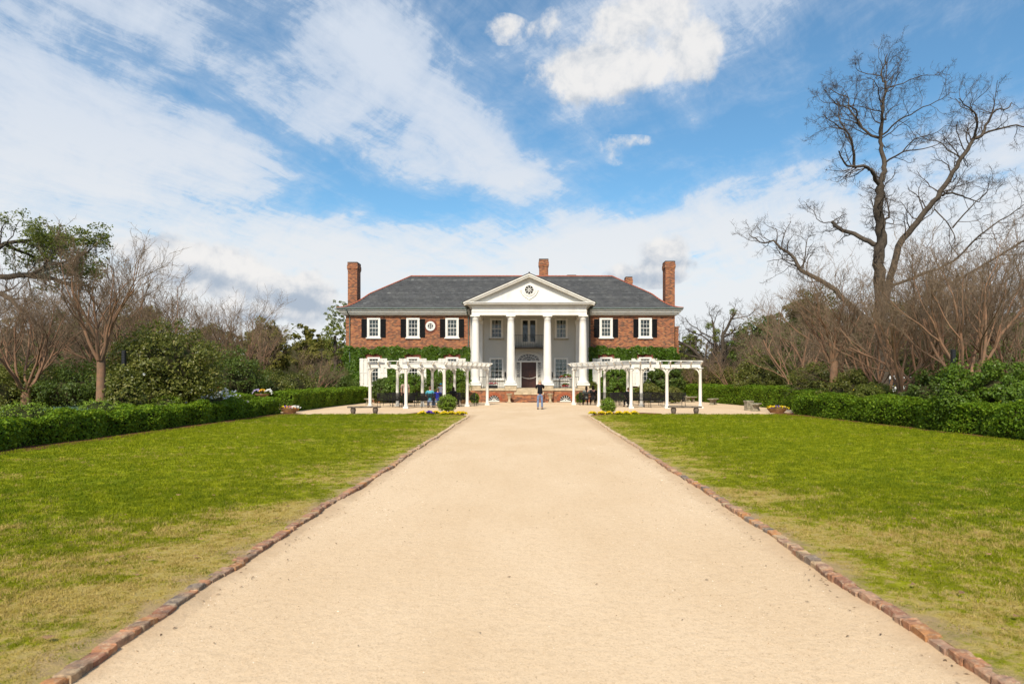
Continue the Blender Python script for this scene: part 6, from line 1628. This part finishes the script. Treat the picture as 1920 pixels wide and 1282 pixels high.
b = MB(); b.box(-.03, .03, -.03, .03, 0, .40); b.build('post', M['stone'], E); b = MB(); b.lathe([(.05, .40), (.055, .43), (.05, .50), (.07, .51), (.06, .55), (.02, .57)], (0, 0, 0), 12); b.build('lamp_head', M['oldstone'], E)
for x, lab in ((955, 'pale stone urn left of the porch steps'), (1031.8, 'pale stone urn right of the porch steps, by the standing man')):
    D = 52.55; E = empty('stone_urn', (wx(x, D), D, 0), 0, lab, 'urn', 'stone urns flanking the porch steps')
    b = MB(); b.box(-.16, .16, -.16, .16, 0, .07); b.lathe([(.13, .07), (.10, .11), (.085, .2), (.09, .30), (.13, .36), (.17, .40), (.10, .43)], (0, 0, 0), 20); b.build('pedestal', M['stone'], E, smooth=True)
    b = MB(); b.lathe([(.08, .42), (.11, .46), (.17, .54), (.19, .62), (.24, .66), (.25, .69), (.21, .70), (.17, .62)], (0, 0, 0), 22); b.build('bowl', M['stone'], E, smooth=True)
# porch flowers
D = 54.6; E = empty('flower_box', (wx(924.5, D), D, 1.08), 0, 'dark flower box with pink and red flowers on the porch, left', 'planter')
b = MB(); b.box(-.36, .36, -.13, .13, .0, .22); b.build('box', M['black'], E)
o = pansies('blossoms', (0, 0, .3), .34, ['pink', 'red', 'whitepetal', 'red'], None, 41, 200, None, None, .1); o.parent = E
E = empty('plant_stand', (wx(1060, D), D, 1.08), 0, 'black plant stand crowded with red flowers and foliage on the porch', 'plant stand')
b = MB(); b.box(-.5, .5, -.2, .2, .72, .77); b.box(-.46, .46, -.17, .17, .06, .1)
for sx in (-1, 1):
    for sy in (-1, 1): b.box(sx*.45-.025, sx*.45+.025, sy*.16-.025, sy*.16+.025, 0, .72)
b.build('stand', M['black'], E)
for z, w_, cols in ((.1, .3, ['red', 'pink']), (.82, .42, ['red', 'whitepetal', 'red'])):
    o = pansies('blossoms', (0, 0, z), w_, cols, None, int(z*50), 140, None, None, .12); o.parent = E
rng = np.random.RandomState(3); fo = Fol(); q = nz(rng.normal(size=(500, 3)))*np.array([.42, .2, .16])*rng.rand(500, 1)**.4; fo.leaves(q+np.array([.1, 0, 1.0]), .09, rng, q); fo.leaves(q*.8+np.array([0, 0, .28]), .08, rng, q); fo.build('leaves', [M['shrubleaf']], E)
# topiary in pot by the left pergola
E = empty('topiary', (wx(868, 50), 50, 0), 0, 'pale green two ball topiary behind the left pergola benches', 'plant')
b = MB(); b.lathe([(.14, 0), (.2, .3), (.22, .32)], (0, 0, 0), 14); b.build('pot', M['terra'], E); b = MB(); b.tube([(0, 0, .3), (0, 0, 1.35)], .02, 6); b.build('stem', M['barkgrey'], E)
fo = Fol()
for z, r_ in ((.95, .27), (1.42, .20)): q = nz(rng.normal(size=(700, 3)))*r_*(.8+.3*rng.rand(700, 1)); fo.leaves(q+np.array([0, 0, z]), .06, rng, q)
fo.build('foliage', [M['balleaf']], E)
# black posts (garden loudspeaker columns)
for x, D, top, lab in ((232.5, 24.6, 657, 'slender black metal post rising out of the climbing rose, left'), (1787, 22.6, 655, 'slender black metal post rising out of the climbing rose, right')):
    h = wz(top, D); E = empty('black_post', (wx(x, D), D, 0), 0, lab, 'post', None)
    b = MB(); b.box(-.055, .055, -.055, .055, 0, h-.62); b.build('post', M['black'], E); b = MB(); b.box(-.06, .06, -.06, .06, h-.62, h); b.build('head', M['black'], E, bevel=.015)
    b = MB()
    for i in range(9): b.box(-.05, .05, -.066, -.06, h-.56+i*.06, h-.54+i*.06)
    b.build('grille', mat('dark_grille', (.03, .03, .035), .6), E)

# ------------------------------------------------------------------ people
def skin_mesh(name, chains, m, parent=None, sub=1):
    """one continuous surface grown round a branching skeleton. chains: lists of (key or (x,y,z), r) sharing keys"""
    V = []; Rr = []; ed = []; keys = {}
    for ch in chains:
        prev = None
        for (p, r_) in ch:
            key = tuple(round(c, 4) for c in p)
            if key not in keys: keys[key] = len(V); V.append(p); Rr.append(r_ if isinstance(r_, tuple) else (r_, r_))
            i = keys[key]
            if prev is not None and prev != i: ed.append((prev, i))
            prev = i
    me = bpy.data.meshes.new(name); me.from_pydata(V, ed, []); me.materials.append(m)
    o = link(name, me, parent); md = o.modifiers.new('skin', 'SKIN'); md.use_smooth_shade = True
    if not me.skin_vertices: 
        bpy.context.view_layer.objects.active = o
        try: bpy.ops.mesh.customdata_skin_add()
        except Exception: pass
    sv = me.skin_vertices[0].data
    for i, r_ in enumerate(Rr): sv[i].radius = r_; sv[i].use_root = (i == 0)
    s = o.modifiers.new('sub', 'SUBSURF'); s.levels = sub; s.render_levels = sub+1
    return o
def cloth(name, c, k=.8):
    return mnoise(name, c, tuple(x*k for x in c), 6, .85, .5, 18, .15, .02)
def person(loc, rz, label, shirt, trousers, hair, pose='stand', female=False, hat=None, sleeve='short', arms='down', scale=1.0, group=None, hairlen=0, look=0):
    """figure facing +y; z up; metres"""
    E = empty('person', loc, rz, label, 'person', group); E.scale = (scale,)*3
    hip = .92 if pose == 'stand' else .50; dzs = hip-.92
    sh = 1.42+dzs; nk = 1.50+dzs; hd = 1.62+dzs
    lean = 0.0 if pose == 'stand' else -.03
    sw = .185 if female else .205
    pel = (0, 0, hip); wa = (0, lean*.4, hip+.20); ch = (0, lean, hip+.38); ne = (0, lean, sh+.05)
    body = [[(pel, (.15, .11)), (wa, (.13, .10)), (ch, (.155, .11)), ((0, lean, sh), (.10, .08)), (ne, .055), ((0, lean+.015, nk+.06), .055)]]
    sk = []; shirtc = [[((0, 0, hip-.05), (.175, .135)), ((0, 0, hip+.06), (.172, .13)), (wa, (.16, .12)), (ch, (.185, .13)), ((0, lean, sh), (.12, .09)), ((0, lean, sh+.05), .065)]]
    hands = []
    for s in (-1, 1):
        S = (s*sw, lean, sh-.02)
        if arms == 'phone': Eb = (s*(sw+.02), lean+.17, sh-.19); W_ = (s*.085, lean+.24, sh+.10)
        elif arms == 'lap': Eb = (s*(sw+.05), lean+.05, sh-.27); W_ = (s*.12, lean+.26, hip+.12)
        else: Eb = (s*(sw+.05), lean-.02, sh-.29); W_ = (s*(sw+.04), lean+.06, sh-.54)
        sk.append([((0, lean, sh), (.10, .08)), (S, .06), (tuple((a+c)/2 for a, c in zip(S, Eb)), .048), (Eb, .042), (tuple((a*.4+c*.6) for a, c in zip(Eb, W_)), .036), (W_, .026)])
        if sleeve == 'short': shirtc.append([((0, lean, sh), (.12, .09)), (S, .082), (tuple(a*.45+c*.55 for a, c in zip(S, Eb)), .068), (tuple(a*.22+c*.78 for a, c in zip(S, Eb)), .07)])
        else: shirtc.append([((0, lean, sh), (.12, .09)), (S, .08), (Eb, .06), (tuple(a*.12+c*.88 for a, c in zip(Eb, W_)), .042)])
        d_ = Vector(W_)-Vector(Eb); d_.normalize(); hands.append((Vector(W_), d_, s))
    body += sk
    legs = []; tro = [[((0, 0, hip+.04), (.155, .12)), ((0, 0, hip-.04), (.16, .13))]]; feet = []
    for s in (-1, 1):
        Hp = (s*.095, 0, hip-.06)
        if pose == 'stand': K = (s*.115, .02, .49); A = (s*.125, -.02, .09)
        else: K = (s*.14, .42, .48); A = (s*.15, .40, .09)
        legs.append([(pel, (.15, .11)), (Hp, .085), (K, .055), (tuple(a*.6+c*.4 for a, c in zip(K, A)), .055), (A, .035), ((A[0], A[1]+.04, .05), .035), ((A[0]+s*.02, A[1]+.17, .035), .03)])
        tro.append([((0, 0, hip-.04), (.16, .13)), (Hp, .105), (tuple(a*.5+c*.5 for a, c in zip(Hp, K)), .09), (K, .075), (tuple(a*.6+c*.4 for a, c in zip(K, A)), .07), ((A[0], A[1], A[2]+.01), .062)])
        feet.append((A, s))
    body += legs
    for W_, d_, s in hands:   # palm, four fingers, thumb
        up = Vector((0, 0, 1)) if abs(d_.z) < .8 else Vector((0, 1, 0)); side = d_.cross(up).normalized(); pm = W_+d_*.07
        body.append([(tuple(W_), .026), (tuple(pm), (.036, .018))])
        for f in range(4):
            o_ = side*(.03-.02*f); ln = (.065, .075, .07, .055)[f]; a = W_+d_*.085+o_; bnd = Vector((-s*.4, 0, -.15))
            body.append([(tuple(pm), (.036, .018)), (tuple(a), .0095), (tuple(a+d_*ln*.6+bnd*.03), .009), (tuple(a+d_*ln*.9+bnd*.07), .008)])
        body.append([(tuple(W_), .026), (tuple(W_+d_*.04+Vector((-s*.03, 0, .01))), .011), (tuple(W_+d_*.075+Vector((-s*.045, 0, .012))), .009)])
    skin_mesh('body', body, M['skin'], E, 1)
    skin_mesh('shirt', shirtc, shirt, E, 1); skin_mesh('trousers', tro, trousers, E, 1)
    # head: skull, jaw, nose, ears, eyes, mouth in one mesh turned on the neck
    h = MB(); n = 14; vs = []
    for i in range(n+1):
        ph = math.pi*i/n; z = math.cos(ph)
        for j in range(20):
            th = 2*math.pi*j/20; x = math.sin(ph)*math.cos(th); y = math.sin(ph)*math.sin(th)
            jaw = 1-.22*max(0, -z)**1.2; vs.append((x*.076*jaw, y*.095*(jaw if y < 0 else 1-.08*max(0, -z)), z*.118))
    h.add(vs, [(i*20+j, i*20+(j+1) % 20, (i+1)*20+(j+1) % 20, (i+1)*20+j) for i in range(n) for j in range(20)])
    h.add([(0, .115, -.012), (-.014, .088, -.02), (.014, .088, -.02), (0, .090, .025)], [(0, 1, 3), (0, 3, 2), (0, 2, 1)])
    for s in (-1, 1): h.lathe([(.001, -.03), (.014, -.015), (.018, .01), (.001, .032)], (s*.078, -.005, -.005), 8, False, .5, 1)
    h.m = 1
    for s in (-1, 1): h.lathe([(.001, -.007), (.011, 0), (.001, .007)], (s*.028, .088, .012), 8, False, 1, .5)
    h.box(-.022, .022, .086, .0905, -.05, -.045)
    Mx = Matrix.Translation((0, lean+.02, hd)) @ Matrix.Rotation(look, 4, 'Z')
    h.v = [tuple(Mx @ Vector(v)) for v in h.v]; h.build('head', [M['skin'], mat('eye_and_lip', (.12, .05, .04), .4)], E, smooth=True)
    hr = MB(); vs = []; rngp = random.Random(3)
    for i in range(10):
        ph = math.pi*(.0+.62*i/9); z = math.cos(ph)
        for j in range(20):
            th = 2*math.pi*j/20; fr = max(0, math.sin(th)); cut = 1 if i < 5 else max(.0, 1-fr*1.1)
            q = (1.12+.04*math.sin(j*3+i*2))*(1 if cut > .4 else .80); vs.append((math.sin(ph)*math.cos(th)*.076*q, math.sin(ph)*math.sin(th)*.095*q, z*.118*1.1+.004))
    if hairlen:
        for i in range(4):
            for j in range(20):
                th = 2*math.pi*j/20; fr = math.sin(th); q = (1.16 if fr < .35 else .7); vs.append((math.cos(th)*.076*q, math.sin(th)*.09*q-.01*i, -.05-hairlen*(i+1)/4))
    rows = len(vs)//20; hr.add(vs, [(i*20+j, i*20+(j+1) % 20, (i+1)*20+(j+1) % 20, (i+1)*20+j) for i in range(rows-1) for j in range(20)])
    hr.v = [tuple(Mx @ Vector(v)) for v in hr.v]; hr.build('hair', hair, E, smooth=True)
    if hat:
        c = MB(); c.lathe([(.098, .02), (.10, .06), (.085, .115), (.04, .14), (.001, .145)], (0, -.002, 0), 18, False, .92, 1.12); c.add([(-.07, .08, .03), (.07, .08, .03), (.05, .18, .018), (-.05, .18, .018)], [(0, 1, 2, 3)])
        c.v = [tuple(Mx @ Vector(v)) for v in c.v]; c.build('cap', hat, E, smooth=True)
    for A, s in feet:
        f = MB(); f.lathe([(.052, 0), (.055, .03), (.05, .06), (.035, .085)], (A[0], A[1]+.045, 0), 14, True, .85, 2.3); f.build('shoe', M['black'], E, smooth=True)
    if arms == 'phone':
        p = MB(); p.cbox((0, lean+.36, sh+.22), (.15, .009, .08)); p.build('phone', M['black'], E)
    return E
HB = cloth('sandy_blond_hair', (.45, .33, .2)); HD = cloth('dark_brown_hair', (.02, .013, .01)); HG = cloth('grey_hair', (.35, .33, .3)); HBr = cloth('brown_hair', (.10, .06, .035))
JE = mnoise('faded_blue_denim', (.10, .14, .24), (.18, .23, .34), 9, .9, .4, 40, .15, .01); DK = cloth('dark_cloth', (.02, .02, .022)); KH = cloth('khaki_cloth', (.3, .25, .17))
D = 40.6
person((wx(1012.5, D), D, 0), R(2), 'man in black shirt and jeans photographing the house from the court', cloth('black_shirt', (.010, .010, .012)), JE, HB, 'stand', arms='phone', scale=1.0)
person((wx(806, 42.6), 42.66, .0), R(4), 'person in a pale blue shirt sitting on a bench, seen from behind', cloth('pale_cyan_shirt', (.09, .34, .43)), JE, HBr, 'sit', arms='lap', scale=1.02)
person((wx(820.5, 42.6), 42.62, .0), R(14), 'person in a royal blue shirt sitting beside the pale blue shirt', cloth('royal_blue_shirt', (.02, .025, .22)), JE, HBr, 'sit', arms='lap', scale=.93, look=R(-30))
person((wx(756.5, 44.6), 45.2, 0), R(190), 'person in a beige shirt standing partly hidden behind a pergola post', cloth('beige_pink_shirt', (.42, .30, .25)), DK, HD, 'stand', sleeve='short', scale=1.0)
person((wx(826, 47.6), 47.8, 0), R(170), 'person in a grey shirt and blue cap standing behind the benches', cloth('grey_lavender_shirt', (.30, .30, .38)), JE, HBr, 'stand', hat=cloth('bright_blue_cap', (.03, .20, .38)), scale=.86)
person((wx(850, 44.3), 44.36, 0), R(-20), 'person in black sitting on the bench behind the larger ball shrub', DK, DK, HD, 'sit', arms='lap', scale=.98, hairlen=.12)
person((wx(1099.5, 47.2), 47.26, 0), R(5), 'dark haired woman in a grey top sitting left on the right pergola bench', cloth('grey_green_top', (.16, .18, .17)), DK, HD, 'sit', True, arms='lap', scale=1.0, hairlen=.24)
person((wx(1112, 47.2), 47.26, 0), R(-4), 'woman in black with long dark hair sitting right on the same bench', DK, DK, HD, 'sit', True, arms='lap', scale=1.03, hairlen=.34)
person((wx(1180, 43.8), 44.3, 0), R(10), 'person in dark clothes sitting beside the middle front post of the right pergola', DK, DK, HBr, 'sit', arms='lap', scale=.95)
E = empty('flower_urn', (wx(492, 37.0), 37.0, 0), 0, 'tall urn of lavender, golden and white pansies beyond the low left hedge', 'planter')
b = MB(); b.lathe([(.22, 0), (.20, .08), (.12, .2), (.11, .55), (.16, .7), (.34, .92), (.40, .98), (.36, .99)], (0, 0, 0), 20); b.build('urn', M['terra'], E, smooth=True)
for dx_, c in ((-.30, 'lavender'), (0, 'gold'), (.32, 'whitepetal')):
    if c not in M: M[c] = petal(c+'_petal', (.45, .38, .6) if c == 'lavender' else (.80, .45, .03))
    o = pansies('pansies', (dx_, 0, 1.0), .17, [c], None, int(dx_*10)+50, 160, None, None, .2); o.parent = E
def van(x, D, rz, label):
    E = empty('parked_van', (wx(x, D), D, 0), rz, label, 'van'); wm = mat('white_van_paint', (.75, .75, .74), .25, .5)
    prof = [(-2.4, .35), (-2.4, 1.1), (-2.3, 1.95), (-2.1, 2.1), (1.0, 2.1), (1.35, 1.9), (1.75, 1.25), (2.35, 1.05), (2.45, .8), (2.45, .35)]
    b = MB(); b.prism(prof, Matrix.Identity(4), 1.8); b.build('body', wm, E, bevel=.04)
    dg = mat('dark_vehicle_glass', (.01, .012, .014), .08, .6)
    for x0, x1 in ((-2.1, -1.0), (-.85, .15), (.3, 1.2)):
        b = MB()
        for s in (-1, 1): b.box(x0, x1, s*.91-.008, s*.91+.008, 1.25, 1.8)
        b.build('window', dg, E)
    for x0 in (-1.6, 1.6):
        for s in (-1, 1):
            b = MB(); ring(b, 0, 0, 0, .0, .34, .2, 24); o = b.build('wheel', M['black'], E); o.location = (x0, s*.82+.1, .34)
    for s in (-1, 1): b = MB(); b.box(2.44, 2.47, s*.65-.14, s*.65+.14, .8, .95); b.build('headlight', M['whitepetal'], E)
van(1700, 57, R(4), 'white van parked beyond the right garden, glimpsed behind the forked crape myrtle')
# a scatter of fallen leaves on the lawn edges
lf = MB(); r = random.Random(9)
for i in range(60):
    s_ = r.choice([-1, 1]); y = r.uniform(3.6, 12); x = s_*(3.0+abs(r.gauss(0, 1))*1.3); sz = r.uniform(.02, .045)
    Mx = Matrix.Translation((x, y, LAWN_Z+.035)) @ Matrix.Rotation(r.uniform(0, 6), 4, 'Z') @ Matrix.Rotation(r.uniform(-.4, .4), 4, 'X')
    lf.add([tuple(Mx @ Vector(q)) for q in [(-sz, 0, .01), (0, -sz*.5, 0), (sz, 0, .012), (0, sz*.5, .004)]], [(0, 1, 2, 3)])
tag(lf.build('fallen_leaves', mnoise('dry_brown_leaf', (.30, .17, .08), (.18, .10, .05), 8)), kind='stuff')
